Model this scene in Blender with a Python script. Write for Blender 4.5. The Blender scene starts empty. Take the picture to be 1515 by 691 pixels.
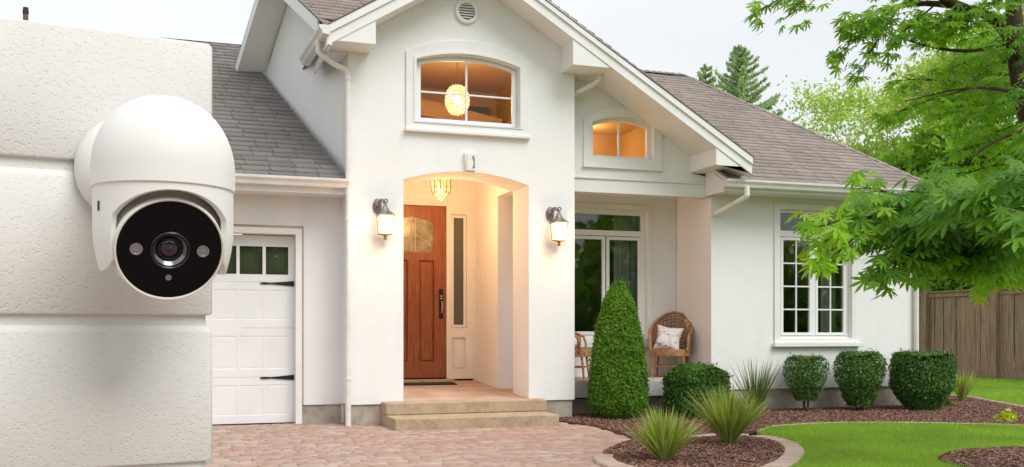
import bpy, bmesh, math, random
import numpy as np
from mathutils import Vector, Matrix
from mathutils.geometry import tessellate_polygon
R = math.radians
random.seed(7); rng = np.random.default_rng(11)
C = bpy.context.scene.collection
scn = bpy.context.scene

# ---------------------------------------------------------------- camera
F = 1467.0; YAW = math.atan(497 / 1467.0); HY = 490.0; CX = 757.5
CAM = np.array([-2.0539, -12.5020, 1.2])
DV = np.array([math.sin(YAW), math.cos(YAW), 0.0]); RV = np.array([math.cos(YAW), -math.sin(YAW), 0.0])
cd = bpy.data.cameras.new('camera'); cam = bpy.data.objects.new('camera', cd); C.objects.link(cam)
cam.location = CAM; cam.rotation_euler = (R(90), 0, -YAW)
cd.sensor_width = 36; cd.lens = F / 1515 * 36; cd.shift_y = (HY - 345.5) / 1515
cd.clip_start = 0.05; cd.clip_end = 600
scn.camera = cam

# ---------------------------------------------------------------- world and sun
SUN_EL, SUN_AZ = 50.0, 28.0       # azimuth measured from -y (front) towards +x
w = bpy.data.worlds.new('World'); scn.world = w; w.use_nodes = True
nt = w.node_tree; nt.nodes.clear()
out = nt.nodes.new('ShaderNodeOutputWorld'); bg = nt.nodes.new('ShaderNodeBackground')
sky = nt.nodes.new('ShaderNodeTexSky'); sky.sky_type = 'NISHITA'; sky.sun_disc = False
sky.sun_elevation = R(SUN_EL); sky.sun_rotation = R(180 - SUN_AZ)
tc = nt.nodes.new('ShaderNodeTexCoord'); no = nt.nodes.new('ShaderNodeTexNoise')
no.inputs['Scale'].default_value = 2.2; no.inputs['Detail'].default_value = 4
mp = nt.nodes.new('ShaderNodeMapping'); mp.inputs['Scale'].default_value = (1, 1, 2.6)
rp = nt.nodes.new('ShaderNodeValToRGB')
rp.color_ramp.elements[0].position = 0.3; rp.color_ramp.elements[0].color = (5.1, 5.25, 5.4, 1)
rp.color_ramp.elements[1].position = 0.75; rp.color_ramp.elements[1].color = (6.1, 6.2, 6.3, 1)
mx = nt.nodes.new('ShaderNodeMixRGB'); mx.inputs[0].default_value = 0.93
nt.links.new(tc.outputs['Generated'], mp.inputs[0]); nt.links.new(mp.outputs[0], no.inputs['Vector'])
nt.links.new(no.outputs['Fac'], rp.inputs[0])
nt.links.new(sky.outputs[0], mx.inputs[1]); nt.links.new(rp.outputs[0], mx.inputs[2])
nt.links.new(mx.outputs[0], bg.inputs[0]); bg.inputs[1].default_value = 0.142
nt.links.new(bg.outputs[0], out.inputs[0])
sd = bpy.data.lights.new('sun', 'SUN'); so = bpy.data.objects.new('sun', sd); C.objects.link(so)
sd.energy = 2.1; sd.angle = R(38); sd.color = (1.0, 0.98, 0.95)
sdir = Vector((math.sin(R(SUN_AZ)) * math.cos(R(SUN_EL)), -math.cos(R(SUN_AZ)) * math.cos(R(SUN_EL)), math.sin(R(SUN_EL))))
so.rotation_euler = sdir.to_track_quat('Z', 'Y').to_euler()
scn.view_settings.view_transform = 'Standard'; scn.view_settings.look = 'None'
scn.view_settings.gamma = 1; scn.view_settings.exposure = 0.32; scn.view_settings.use_curve_mapping = False
scn.cycles.max_bounces = 8; scn.cycles.transparent_max_bounces = 16; scn.cycles.use_denoising = True
scn.cycles.sample_clamp_indirect = 6.0

# ---------------------------------------------------------------- materials
M = {}
def mat(name, col, rough=0.6, metal=0.0, spec=0.5):
    m = bpy.data.materials.new(name); m.use_nodes = True; b = m.node_tree.nodes['Principled BSDF']
    b.inputs['Base Color'].default_value = (*col, 1); b.inputs['Roughness'].default_value = rough
    b.inputs['Metallic'].default_value = metal; b.inputs['Specular IOR Level'].default_value = spec
    M[name] = m; return m
def nodes(m): return m.node_tree.nodes, m.node_tree.links, m.node_tree.nodes['Principled BSDF']
def noise(m, scale, detail=4, vec=None, rough=.55, coord='Object', mscale=None):
    N, L, b = nodes(m); t = N.new('ShaderNodeTexCoord'); n = N.new('ShaderNodeTexNoise')
    n.inputs['Scale'].default_value = scale; n.inputs['Detail'].default_value = detail; n.inputs['Roughness'].default_value = rough
    if mscale:
        mp = N.new('ShaderNodeMapping'); mp.inputs['Scale'].default_value = mscale
        L.new(t.outputs[coord], mp.inputs[0]); L.new(mp.outputs[0], n.inputs['Vector'])
    else: L.new(t.outputs[coord], n.inputs['Vector'])
    return n
def ramp(m, src, stops):
    N, L, b = nodes(m); r = N.new('ShaderNodeValToRGB'); e = r.color_ramp.elements
    while len(e) < len(stops): e.new(.5)
    for i, (p, c) in enumerate(stops): e[i].position = p; e[i].color = (*c, 1)
    L.new(src, r.inputs[0]); return r
def bump(m, src, dist, strength=1.0, prev=None):
    N, L, b = nodes(m); u = N.new('ShaderNodeBump'); u.inputs['Distance'].default_value = dist
    u.inputs['Strength'].default_value = strength; L.new(src, u.inputs['Height'])
    if prev: L.new(prev.outputs[0], u.inputs['Normal'])
    L.new(u.outputs[0], b.inputs['Normal']); return u
def mixc(m, fac, a, b_, typ='MIX'):
    N, L, b = nodes(m); x = N.new('ShaderNodeMixRGB'); x.blend_type = typ
    for i, s in ((0, fac), (1, a), (2, b_)):
        if isinstance(s, (int, float)): x.inputs[i].default_value = s
        elif isinstance(s, tuple): x.inputs[i].default_value = (*s, 1)
        else: L.new(s, x.inputs[i])
    return x
def island(m):
    N, L, b = nodes(m); g = N.new('ShaderNodeNewGeometry'); return g.outputs['Random Per Island']
def setc(m, s): nodes(m)[1].new(s, nodes(m)[2].inputs['Base Color'])

def stucco(name, col, fine=38, dist=.006, big=1.3, streak=.05):
    m = mat(name, col, .88, spec=.25)
    n1 = noise(m, fine, 5); n2 = noise(m, big, 4); n3 = noise(m, 2.0, 5, mscale=(2.5, 2.5, .25))
    c2 = tuple(c * (1 - streak) for c in col); c3 = tuple(c * (1 - streak * 2.2) * k for c, k in zip(col, (1, .985, .95)))
    r = ramp(m, n2.outputs[0], [(.35, c2), (.62, col)])
    x = mixc(m, ramp(m, n3.outputs[0], [(.52, (0, 0, 0)), (.75, (.5, .5, .5))]).outputs[0], r.outputs[0], c3)
    setc(m, x.outputs[0]); b1 = bump(m, n1.outputs[0], dist, .55); n4 = noise(m, 5, 3); bump(m, n4.outputs[0], .012, .35, b1)
    return m
stucco('house_stucco', (.83, .828, .82), streak=.025)
# coarse pitted stucco of the near garden wall
m = mat('pitted_stucco', (.70, .69, .665), .9, spec=.2)
N, L, b = nodes(m); t = N.new('ShaderNodeTexCoord')
n2 = noise(m, 130, 4, rough=.6); wn = noise(m, 60, 2)
vo = N.new('ShaderNodeTexVoronoi'); vo.inputs['Scale'].default_value = 185; vm = mixc(m, .012, t.outputs['Object'], wn.outputs['Color'], 'ADD'); L.new(vm.outputs[0], vo.inputs['Vector'])
r0 = ramp(m, vo.outputs['Distance'], [(.10, (0, 0, 0)), (.36, (1, 1, 1))]); sel = N.new('ShaderNodeSeparateColor'); L.new(vo.outputs['Color'], sel.inputs[0])
r1 = mixc(m, ramp(m, sel.outputs[0], [(.72, (0, 0, 0)), (.82, (1, 1, 1))]).outputs[0], r0.outputs[0], (1.0, 1.0, 1.0))
n3 = noise(m, 5, 3); setc(m, ramp(m, n3.outputs[0], [(.3, (.675, .66, .63)), (.7, (.72, .71, .69))]).outputs[0])
b1 = bump(m, r1.outputs[0], .0009, .7); bump(m, n2.outputs[0], .0016, .5, b1)

m = mat('white_trim', (.80, .795, .775), .5); n = noise(m, 3, 3); setc(m, ramp(m, n.outputs[0], [(.3, (.76, .75, .725)), (.7, (.82, .815, .80))]).outputs[0])
m = mat('gutter_white', (.76, .745, .71), .38); n = noise(m, 6, 4); setc(m, ramp(m, n.outputs[0], [(.3, (.68, .66, .62)), (.65, (.79, .775, .75))]).outputs[0])
m = mat('garage_paint', (.78, .78, .775), .45); n = noise(m, 2, 3); setc(m, ramp(m, n.outputs[0], [(.3, (.74, .735, .73)), (.7, (.80, .80, .795))]).outputs[0])
mat('vinyl', (.82, .82, .81), .35)
m = mat('plinth', (.42, .37, .30), .9, spec=.2); n = noise(m, 4, 6, rough=.65)
setc(m, ramp(m, n.outputs[0], [(.28, (.24, .205, .165)), (.5, (.42, .375, .31)), (.75, (.53, .485, .41))]).outputs[0]); bump(m, noise(m, 45, 4).outputs[0], .004, .6)
m = mat('step_concrete', (.4, .31, .22), .9, spec=.2); n = noise(m, 5, 6, rough=.7); n2 = noise(m, 90, 3)
r = ramp(m, n.outputs[0], [(.28, (.28, .19, .12)), (.5, (.46, .335, .225)), (.75, (.58, .45, .33))])
setc(m, mixc(m, .35, r.outputs[0], ramp(m, n2.outputs[0], [(.35, (.16, .12, .08)), (.6, (.55, .46, .34))]).outputs[0]).outputs[0]); bump(m, n2.outputs[0], .006, .7)
m = mat('porch_concrete', (.45, .33, .26), .8, spec=.3); n = noise(m, 2.5, 5)
setc(m, ramp(m, n.outputs[0], [(.3, (.36, .25, .19)), (.7, (.52, .40, .32))]).outputs[0]); bump(m, noise(m, 60, 3).outputs[0], .002, .4)
mat('deck_paint', (.47, .47, .46), .7)
# roofing: every shingle tab is its own little slab, tone varies per slab
def shingle(name, a, b_, c_):
    m = mat(name, a, .95, spec=.15); N, L, bs = nodes(m)
    r = ramp(m, island(m), [(0, a), (.5, b_), (1, c_)]); n = noise(m, 160, 3); n2 = noise(m, 1.2, 4)
    x = mixc(m, .45, r.outputs[0], ramp(m, n.outputs[0], [(.35, tuple(v * .45 for v in a)), (.65, tuple(min(1, v * 1.6) for v in c_))]).outputs[0])
    y = mixc(m, .35, x.outputs[0], ramp(m, n2.outputs[0], [(.3, (.55, .55, .55)), (.7, (1.0, 1.0, 1.0))]).outputs[0], 'MULTIPLY')
    setc(m, y.outputs[0]); bump(m, n.outputs[0], .003, .8); return m
shingle('shingle_dark', (.155, .14, .134), (.205, .185, .177), (.255, .232, .22))
shingle('shingle_brown', (.235, .198, .174), (.295, .249, .220), (.355, .303, .270))
mat('shingle_edge', (.05, .045, .042), .9)
m = mat('door_wood', (.3, .09, .03), .38); n = noise(m, 3.0, 6, rough=.6, mscale=(26, 26, 1.1)); n.inputs['Distortion'].default_value = .6
setc(m, ramp(m, n.outputs[0], [(.3, (.13, .035, .012)), (.5, (.27, .083, .028)), (.72, (.40, .145, .055))]).outputs[0]); bump(m, n.outputs[0], .001, .3)
m = mat('fence_wood', (.3, .22, .17), .9, spec=.2); n = noise(m, 2.2, 7, rough=.65, mscale=(14, 14, .7)); r = ramp(m, n.outputs[0], [(.3, (.19, .11, .078)), (.5, (.36, .24, .175)), (.72, (.52, .375, .285))])
setc(m, mixc(m, .45, r.outputs[0], ramp(m, island(m), [(0, (.62, .60, .58)), (1, (1.0, .95, .9))]).outputs[0], 'MULTIPLY').outputs[0]); bump(m, n.outputs[0], .004, .5)
m = mat('pole_wood', (.17, .10, .07), .9)
m = mat('bark', (.07, .045, .033), .95, spec=.2); n = noise(m, 5, 7, rough=.7, mscale=(5, 5, 1))
setc(m, ramp(m, n.outputs[0], [(.3, (.028, .017, .012)), (.7, (.11, .072, .052))]).outputs[0]); bump(m, n.outputs[0], .02, .8)
m = mat('bark_grey', (.10, .08, .06), .95, spec=.2)
mat('black_iron', (.015, .015, .016), .45, .3)
m = mat('aged_bronze', (.11, .085, .07), .6, .4); n = noise(m, 30, 4); setc(m, ramp(m, n.outputs[0], [(.3, (.10, .08, .07)), (.7, (.36, .31, .28))]).outputs[0])
mat('brass', (.42, .25, .10), .35, .8)
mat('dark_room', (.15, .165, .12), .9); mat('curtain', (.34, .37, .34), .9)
mat('grey_room', (.10, .10, .095), .9)
mat('ochre_wall', (.64, .41, .155), .9); mat('mat_rubber', (.018, .018, .02), .95)
mat('olive_panel', (.10, .09, .03), .8)
m = mat('plastic_white', (.77, .76, .735), .45, spec=.35); bump(m, noise(m, 500, 2).outputs[0], .0003, .12)
mat('plastic_cream', (.74, .70, .62), .4)
mat('gloss_black', (.002, .002, .003), .05, spec=.18); mat('matt_black', (.012, .012, .013), .5)
mat('lens_ring', (.03, .03, .033), .25, .6); mat('lens_ring_light', (.20, .20, .21), .22, .9)
mat('lens_glass', (.012, .008, .02), .03, spec=1.0); mat('lens_core', (.05, .015, .03), .1)
mat('led_clear', (.30, .30, .31), .15, .5)
mat('screw_metal', (.45, .43, .4), .35, .9)
def glass(name, tint, refl=1.0, extra=0.0):
    m = bpy.data.materials.new(name); m.use_nodes = True; N = m.node_tree.nodes; L = m.node_tree.links; N.clear()
    o = N.new('ShaderNodeOutputMaterial'); tr = N.new('ShaderNodeBsdfTransparent'); gl = N.new('ShaderNodeBsdfGlossy')
    tr.inputs[0].default_value = (*tint, 1); gl.inputs['Roughness'].default_value = .02; gl.inputs[0].default_value = (refl, refl, refl, 1)
    fr = N.new('ShaderNodeFresnel'); fr.inputs[0].default_value = 1.42; ge = N.new('ShaderNodeNewGeometry'); ad = N.new('ShaderNodeMath'); ad.operation = 'ADD'; ad.inputs[1].default_value = extra
    t = N.new('ShaderNodeTexCoord'); n = N.new('ShaderNodeTexNoise'); n.inputs['Scale'].default_value = 1.1; L.new(t.outputs['Object'], n.inputs['Vector'])
    bu = N.new('ShaderNodeBump'); bu.inputs['Distance'].default_value = .01; bu.inputs['Strength'].default_value = .25; L.new(n.outputs[0], bu.inputs['Height']); L.new(bu.outputs[0], gl.inputs['Normal'])
    mx = N.new('ShaderNodeMixShader'); L.new(fr.outputs[0], ad.inputs[0]); L.new(ad.outputs[0], mx.inputs[0]); L.new(tr.outputs[0], mx.inputs[1]); L.new(gl.outputs[0], mx.inputs[2]); L.new(mx.outputs[0], o.inputs[0])
    M[name] = m; return m
glass('window_glass', (.86, .89, .84), 1.0, .065); glass('warm_glass', (.95, .93, .88), .8); glass('lamp_glass', (.98, .95, .9), .8)
m = mat('frosted_glass', (.36, .34, .24), .22); n = noise(m, 9, 3); setc(m, ramp(m, n.outputs[0], [(.3, (.17, .16, .10)), (.7, (.42, .39, .27))]).outputs[0])
mat('lead_came', (.62, .56, .44), .35, .5)
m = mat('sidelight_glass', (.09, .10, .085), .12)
def emit(name, col, s):
    m = mat(name, col, .5); b = nodes(m)[2]; b.inputs['Emission Color'].default_value = (*col, 1); b.inputs['Emission Strength'].default_value = s; return m
emit('bulb', (1.0, .78, .45), 9.0); emit('lantern_glow', (1.0, .72, .44), 1.7)
m = emit('crystal', (1.0, .62, .22), 1.5); N, L, b = nodes(m); v = N.new('ShaderNodeTexVoronoi'); v.inputs['Scale'].default_value = 42
t = N.new('ShaderNodeTexCoord'); L.new(t.outputs['Object'], v.inputs['Vector'])
r = ramp(m, v.outputs['Distance'], [(.1, (1.0, .86, .55)), (.55, (.55, .24, .05))]); L.new(r.outputs[0], b.inputs['Emission Color']); setc(m, r.outputs[0])
def leafmat(name, a, b_, trans=.35, rough=.5, nscale=3.0):
    m = bpy.data.materials.new(name); m.use_nodes = True; N = m.node_tree.nodes; L = m.node_tree.links
    b = N['Principled BSDF']; b.inputs['Roughness'].default_value = rough; b.inputs['Specular IOR Level'].default_value = .25; M[name] = m
    n = noise(m, nscale, 3); r1 = ramp(m, island(m), [(0, a), (1, b_)]); r2 = ramp(m, n.outputs[0], [(.3, (.72, .72, .72)), (.7, (1.15, 1.15, 1.0))])
    x = mixc(m, .8, r1.outputs[0], r2.outputs[0], 'MULTIPLY'); L.new(x.outputs[0], b.inputs['Base Color'])
    tl = N.new('ShaderNodeBsdfTranslucent'); g = mixc(m, 1.0, x.outputs[0], (1.35, 1.5, .55), 'MULTIPLY'); L.new(g.outputs[0], tl.inputs[0])
    ms = N.new('ShaderNodeMixShader'); ms.inputs[0].default_value = trans; L.new(b.outputs[0], ms.inputs[1]); L.new(tl.outputs[0], ms.inputs[2])
    L.new(ms.outputs[0], N['Material Output'].inputs[0]); return m
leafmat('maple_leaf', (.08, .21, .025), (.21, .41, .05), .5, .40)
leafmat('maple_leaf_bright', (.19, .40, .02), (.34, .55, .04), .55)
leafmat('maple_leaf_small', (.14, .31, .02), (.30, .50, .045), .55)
leafmat('spring_leaf', (.38, .50, .13), (.56, .64, .24), .5)
leafmat('far_leaf', (.17, .32, .04), (.32, .48, .08), .5)
leafmat('dark_far_leaf', (.09, .18, .05), (.17, .30, .08), .35)
leafmat('pine_needle', (.32, .43, .27), (.50, .60, .42), .4, .6)
leafmat('cypress_leaf', (.07, .175, .014), (.18, .35, .035), .35, .65)
leafmat('boxwood_leaf', (.03, .095, .018), (.12, .25, .045), .25, .5)
leafmat('shrub_leaf', (.045, .12, .022), (.14, .27, .05), .3, .5)
leafmat('yucca_blade', (.17, .28, .04), (.56, .60, .20), .3, .45)
leafmat('rush_blade', (.09, .15, .05), (.20, .27, .10), .25, .45)
leafmat('gold_leaf', (.40, .46, .02), (.58, .60, .06), .3)
leafmat('grass_blade', (.21, .35, .05), (.35, .48, .10), .4, .55, .7)
m = mat('lawn_soil', (.10, .20, .012), .95, spec=.1); n = noise(m, 1.4, 5); setc(m, ramp(m, n.outputs[0], [(.3, (.14, .26, .02)), (.7, (.22, .36, .04))]).outputs[0]); bump(m, noise(m, 60, 4).outputs[0], .02, .8)
m = mat('earth_green', (.09, .14, .03), .95, spec=.1); n = noise(m, .5, 5); setc(m, ramp(m, n.outputs[0], [(.3, (.06, .10, .02)), (.7, (.12, .18, .03))]).outputs[0])
m = mat('mulch_soil', (.09, .045, .035), .95, spec=.1); n = noise(m, 30, 5, rough=.7); setc(m, ramp(m, n.outputs[0], [(.3, (.08, .04, .03)), (.7, (.22, .12, .095))]).outputs[0]); bump(m, n.outputs[0], .03, 1)
m = mat('mulch_chip', (.14, .07, .05), .9, spec=.2); setc(m, ramp(m, island(m), [(0, (.15, .072, .052)), (.6, (.25, .128, .092)), (.93, (.31, .195, .155)), (1, (.46, .35, .29))]).outputs[0])
m = mat('joint_sand', (.30, .21, .165), .95, spec=.1)
m = mat('paver', (.4, .25, .2), .85, spec=.25); n = noise(m, 22, 5); n2 = noise(m, .8, 3)
r = ramp(m, island(m), [(0, (.33, .19, .15)), (.25, (.41, .25, .20)), (.5, (.37, .225, .185)), (.7, (.47, .32, .25)), (.84, (.40, .31, .275)), (.95, (.56, .45, .36)), (1, (.34, .30, .29))])
x = mixc(m, .42, r.outputs[0], ramp(m, n.outputs[0], [(.3, (.34, .235, .185)), (.7, (.58, .45, .365))]).outputs[0])
setc(m, x.outputs[0]); bump(m, n.outputs[0], .004, .5)
m = mat('curb_stone', (.42, .31, .25), .9, spec=.2); n = noise(m, 25, 4); r = ramp(m, island(m), [(0, (.36, .25, .20)), (1, (.50, .385, .31))])
setc(m, mixc(m, .3, r.outputs[0], ramp(m, n.outputs[0], [(.3, (.24, .17, .13)), (.7, (.6, .48, .4))]).outputs[0]).outputs[0]); bump(m, n.outputs[0], .004, .6)
m = mat('wicker', (.30, .14, .06), .55); setc(m, ramp(m, noise(m, 40, 3).outputs[0], [(.35, (.20, .08, .032)), (.65, (.55, .30, .15))]).outputs[0])
m = mat('cushion_print', (.7, .68, .66), .9); n = noise(m, 7, 2, mscale=(1, 1, 2)); n.inputs['Distortion'].default_value = 1.5
setc(m, ramp(m, n.outputs[0], [(.34, (.25, .32, .42)), (.42, (.80, .79, .77)), (.55, (.80, .79, .77)), (.60, (.50, .22, .14)), (.64, (.82, .80, .78))]).outputs[0])

# ---------------------------------------------------------------- mesh helpers
def raw(name, V, Fc, m, parent=None, smooth=None, loc=None):
    me = bpy.data.meshes.new(name); me.from_pydata([tuple(v) for v in V], [], Fc); me.update()
    o = bpy.data.objects.new(name, me); C.objects.link(o); me.materials.append(M[m])
    if parent: o.parent = parent
    if loc is not None: o.location = loc
    if smooth is not None:
        me.shade_smooth()
        if smooth < 179: me.set_sharp_from_angle(angle=R(smooth))
    return o
def npmesh(name, V, tris, mats, parent=None, midx=None, k=3):
    V = np.asarray(V, np.float32); T = np.asarray(tris, np.int32); me = bpy.data.meshes.new(name)
    me.vertices.add(len(V)); me.vertices.foreach_set('co', V.ravel()); me.loops.add(T.size); me.loops.foreach_set('vertex_index', T.ravel())
    me.polygons.add(len(T)); me.polygons.foreach_set('loop_start', np.arange(len(T), dtype=np.int32) * k)
    for q in (mats if isinstance(mats, list) else [mats]): me.materials.append(M[q])
    if midx is not None: me.polygons.foreach_set('material_index', np.asarray(midx, np.int32))
    me.update(calc_edges=True); o = bpy.data.objects.new(name, me); C.objects.link(o)
    if parent: o.parent = parent
    return o
class MB:
    def __init__(s, off=(0, 0, 0)): s.V = []; s.F = []; s.off = Vector(off)
    def add(s, vs, fs): n = len(s.V); s.V += [Vector(v) - s.off for v in vs]; s.F += [[i + n for i in f] for f in fs]; return s
    def box(s, x0, x1, y0, y1, z0, z1):
        return s.add([(x0, y0, z0), (x1, y0, z0), (x1, y1, z0), (x0, y1, z0), (x0, y0, z1), (x1, y0, z1), (x1, y1, z1), (x0, y1, z1)],
                     [(0, 3, 2, 1), (4, 5, 6, 7), (0, 1, 5, 4), (1, 2, 6, 5), (2, 3, 7, 6), (3, 0, 4, 7)])
    def slab(s, outer, holes, fn):
        """outer, holes: 2D loops; fn(u, v, side) -> 3D, side 0 or 1"""
        loops = [outer] + list(holes); pts = [p for l in loops for p in l]; n = len(pts)
        tri = tessellate_polygon([[Vector((p[0], p[1], 0)) for p in l] for l in loops])
        vs = [fn(p[0], p[1], 0) for p in pts] + [fn(p[0], p[1], 1) for p in pts]; fs = []
        for t in tri: fs.append(tuple(t)); fs.append(tuple(i + n for i in reversed(t)))
        k = 0
        for l in loops:
            for i in range(len(l)): a, b = k + i, k + (i + 1) % len(l); fs.append((a, b, b + n, a + n))
            k += len(l)
        return s.add(vs, fs)
    def xz(s, outer, holes, y0, y1): return s.slab(outer, holes, lambda u, v, k: (u, (y0, y1)[k], v))
    def yz(s, outer, holes, x0, x1): return s.slab(outer, holes, lambda u, v, k: ((x0, x1)[k], u, v))
    def xy(s, outer, holes, z0, z1): return s.slab(outer, holes, lambda u, v, k: (u, v, (z0, z1)[k]))
    def tube(s, pts, rad, n=8, cap=True, flat=1.0):
        pts = [Vector(p) for p in pts]; rad = rad if isinstance(rad, (list, tuple)) else [rad] * len(pts); vs = []; fs = []; pu = None
        for i, p in enumerate(pts):
            d = (pts[min(i + 1, len(pts) - 1)] - pts[max(i - 1, 0)]).normalized()
            if pu is None: pu = d.orthogonal().normalized() if abs(d.z) > .9 else d.cross(Vector((0, 0, 1))).normalized()
            pu = (pu - d * pu.dot(d)).normalized(); q = d.cross(pu)
            for k in range(n): a = 2 * math.pi * k / n; vs.append(p + (pu * math.cos(a) + q * math.sin(a) * flat) * rad[i])
        for i in range(len(pts) - 1):
            for k in range(n): a = i * n + k; b = i * n + (k + 1) % n; fs.append((a, b, b + n, a + n))
        if cap: fs.append(tuple(reversed(range(n)))); fs.append(tuple(range((len(pts) - 1) * n, len(pts) * n)))
        return s.add(vs, fs)
    def lathe(s, prof, M4=None, n=32, cap=True):
        M4 = M4 or Matrix(); vs = []; fs = []
        for r, z in prof:
            for k in range(n): a = 2 * math.pi * k / n; vs.append(M4 @ Vector((r * math.cos(a), r * math.sin(a), z)))
        for i in range(len(prof) - 1):
            for k in range(n): a = i * n + k; b = i * n + (k + 1) % n; fs.append((a, b, b + n, a + n))
        if cap: fs.append(tuple(reversed(range(n)))); fs.append(tuple(range((len(prof) - 1) * n, len(prof) * n)))
        return s.add(vs, fs)
    def build(s, name, m, parent=None, smooth=None, bevel=0, seg=2):
        o = raw(name, s.V, s.F, m, parent, None)
        bm = bmesh.new(); bm.from_mesh(o.data); bmesh.ops.recalc_face_normals(bm, faces=bm.faces); bm.to_mesh(o.data); bm.free()
        if bevel:
            md = o.modifiers.new('Bevel', 'BEVEL'); md.width = bevel; md.segments = seg; md.limit_method = 'ANGLE'; md.angle_limit = R(40)
        if smooth is not None:
            o.data.shade_smooth()
            if smooth < 179: o.data.set_sharp_from_angle(angle=R(smooth))
        return o
def tag(o, label=None, cat=None, group=None, kind=None):
    if label: o['label'] = label
    if cat: o['category'] = cat
    if group: o['group'] = group
    if kind: o['kind'] = kind
    return o
def empty(name, loc=(0, 0, 0), rz=0):
    o = bpy.data.objects.new(name, None); C.objects.link(o); o.location = loc; o.rotation_euler = (0, 0, rz); o.empty_display_size = .1; return o
def copy_tree(o, parent=None):
    c = o.copy(); C.objects.link(c)
    if parent: c.parent = parent
    for ch in [x for x in scn.objects if x.parent == o]: copy_tree(ch, c)
    return c
def at(px, py, Z):           # a point Z metres ahead of the view point
    return CAM + Z * (DV + (px - CX) / F * RV + (HY - py) / F * np.array([0, 0, 1.0]))
def gnd(px, py): t = 1.2 * F / (py - HY); p = at(px, py, t); return (p[0], p[1])
def arch(x0, x1, z0, zs, rise, n=14):       # opening with a segmental arch, counter-clockwise
    pts = [(x0, z0), (x1, z0)]; c = (x1 - x0) / 2; rr = (c * c + rise * rise) / (2 * rise); a = math.asin(c / rr); xm = (x0 + x1) / 2
    for i in range(n + 1): t = a - 2 * a * i / n; pts.append((xm + rr * math.sin(t), zs + rise - rr + rr * math.cos(t)))
    return pts
def rect(x0, x1, z0, z1): return [(x0, z0), (x1, z0), (x1, z1), (x0, z1)]
def smoothloop(P, n=6, closed=True):
    P = [np.array(p, float) for p in P]; o = []; N = len(P)
    for i in range(N if closed else N - 1):
        g = lambda k: P[k % N] if closed else P[max(0, min(N - 1, k))]
        a, b, c, d = g(i - 1), g(i), g(i + 1), g(i + 2)
        for j in range(n): t = j / n; o.append(tuple(.5 * ((2 * b) + (c - a) * t + (2 * a - 5 * b + 4 * c - d) * t * t + (3 * b - a - 3 * c + d) * t ** 3)))
    if not closed: o.append(tuple(P[-1]))
    return o
def inside(P, x, y):
    P = np.array(P); c = np.zeros(len(x), bool); j = len(P) - 1
    for i in range(len(P)):
        xi, yi = P[i]; xj, yj = P[j]
        if yi != yj: c ^= ((yi > y) != (yj > y)) & (x < (xj - xi) * (y - yi) / (yj - yi) + xi)
        j = i
    return c
def scatter(P, n, avoid=()):
    P_ = np.array(P); lo, hi = P_.min(0), P_.max(0); X = []; tot = 0
    while tot < n:
        q = rng.uniform(lo, hi, (n * 2, 2)); k = inside(P, q[:, 0], q[:, 1])
        for a in avoid: k &= ~inside(a, q[:, 0], q[:, 1])
        q = q[k]; X.append(q); tot += len(q)
    return np.concatenate(X)[:n]

# ================================================================ GROUND
drive = [(2.50, .3), (2.75, -.56), (2.87, -1.17), (2.83, -1.9), (2.71, -2.64), (2.4, -3.2), (1.98, -3.75), (1.86, -4.3), (1.86, -5.2), (2.1, -6.0), (2.4, -7.0), (2.6, -9), (2.6, -18), (-9, -18), (-9, .6), (0, .6)]
bed2 = smoothloop([(1.74, -4.2), (2.2, -3.50), (2.75, -3.10), (3.35, -2.87), (3.85, -2.86), (3.98, -3.25), (3.72, -3.95), (3.2, -4.65), (2.6, -5.2), (2.0, -5.35), (1.68, -4.9)], 6)
cxy = np.array([2.75, -4.0])
lawn1 = smoothloop([(4.42, -2.36), (4.94, -1.90), (5.6, -1.76), (6.3, -1.82), (7.26, -2.29), (7.99, -2.81), (9.0, -3.7), (10.2, -5.6), (10.4, -8.2), (8.5, -10.2), (5.5, -10.4), (3.4, -9.2), (2.4, -7.2), (2.35, -6.0), (2.9, -5.2), (3.9, -3.9), (4.28, -3.1)], 5)
bed3 = smoothloop([(5.65 + 1.25 * math.cos(a) * (1 + .05 * math.sin(3 * a)), -5.85 + 1.25 * math.sin(a)) for a in np.linspace(0, 2 * math.pi, 12, endpoint=False)], 4)
bed1 = [(2.42, .6), (2.75, -.56), (2.87, -1.17), (2.83, -1.9), (2.71, -2.64), (2.3, -3.08), (1.93, -3.55), (1.80, -3.85), (2.1, -4.0), (2.6, -3.6), (3.05, -3.1), (3.6, -2.62), (4.1, -2.5), (4.42, -2.36), (4.94, -1.90), (5.6, -1.76), (6.3, -1.82), (7.26, -2.29), (7.99, -2.81), (9.0, -3.7), (10.2, -5.6), (11.4, -7.5),
        (13.3, -6.8), (11.6, -3.6), (10.13, -.74), (10.81, .68), (11.24, 1.58), (11.1, 2.6), (9.0, 3.6), (9.0, .6)]
def sheet(name, P, z, m, holes=()):
    return tag(MB().slab(P, holes, lambda u, v, k: (u, v, z - .03 * k)).build(name, m), kind='structure')
tag(MB().slab([(-250, -120), (250, -120), (250, 300), (-250, 300)], [], lambda u, v, k: (u, v, -.02 - .05 * k)).build('ground', 'earth_green'), kind='structure')
sheet('driveway_bed', drive, .0, 'joint_sand')
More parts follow.
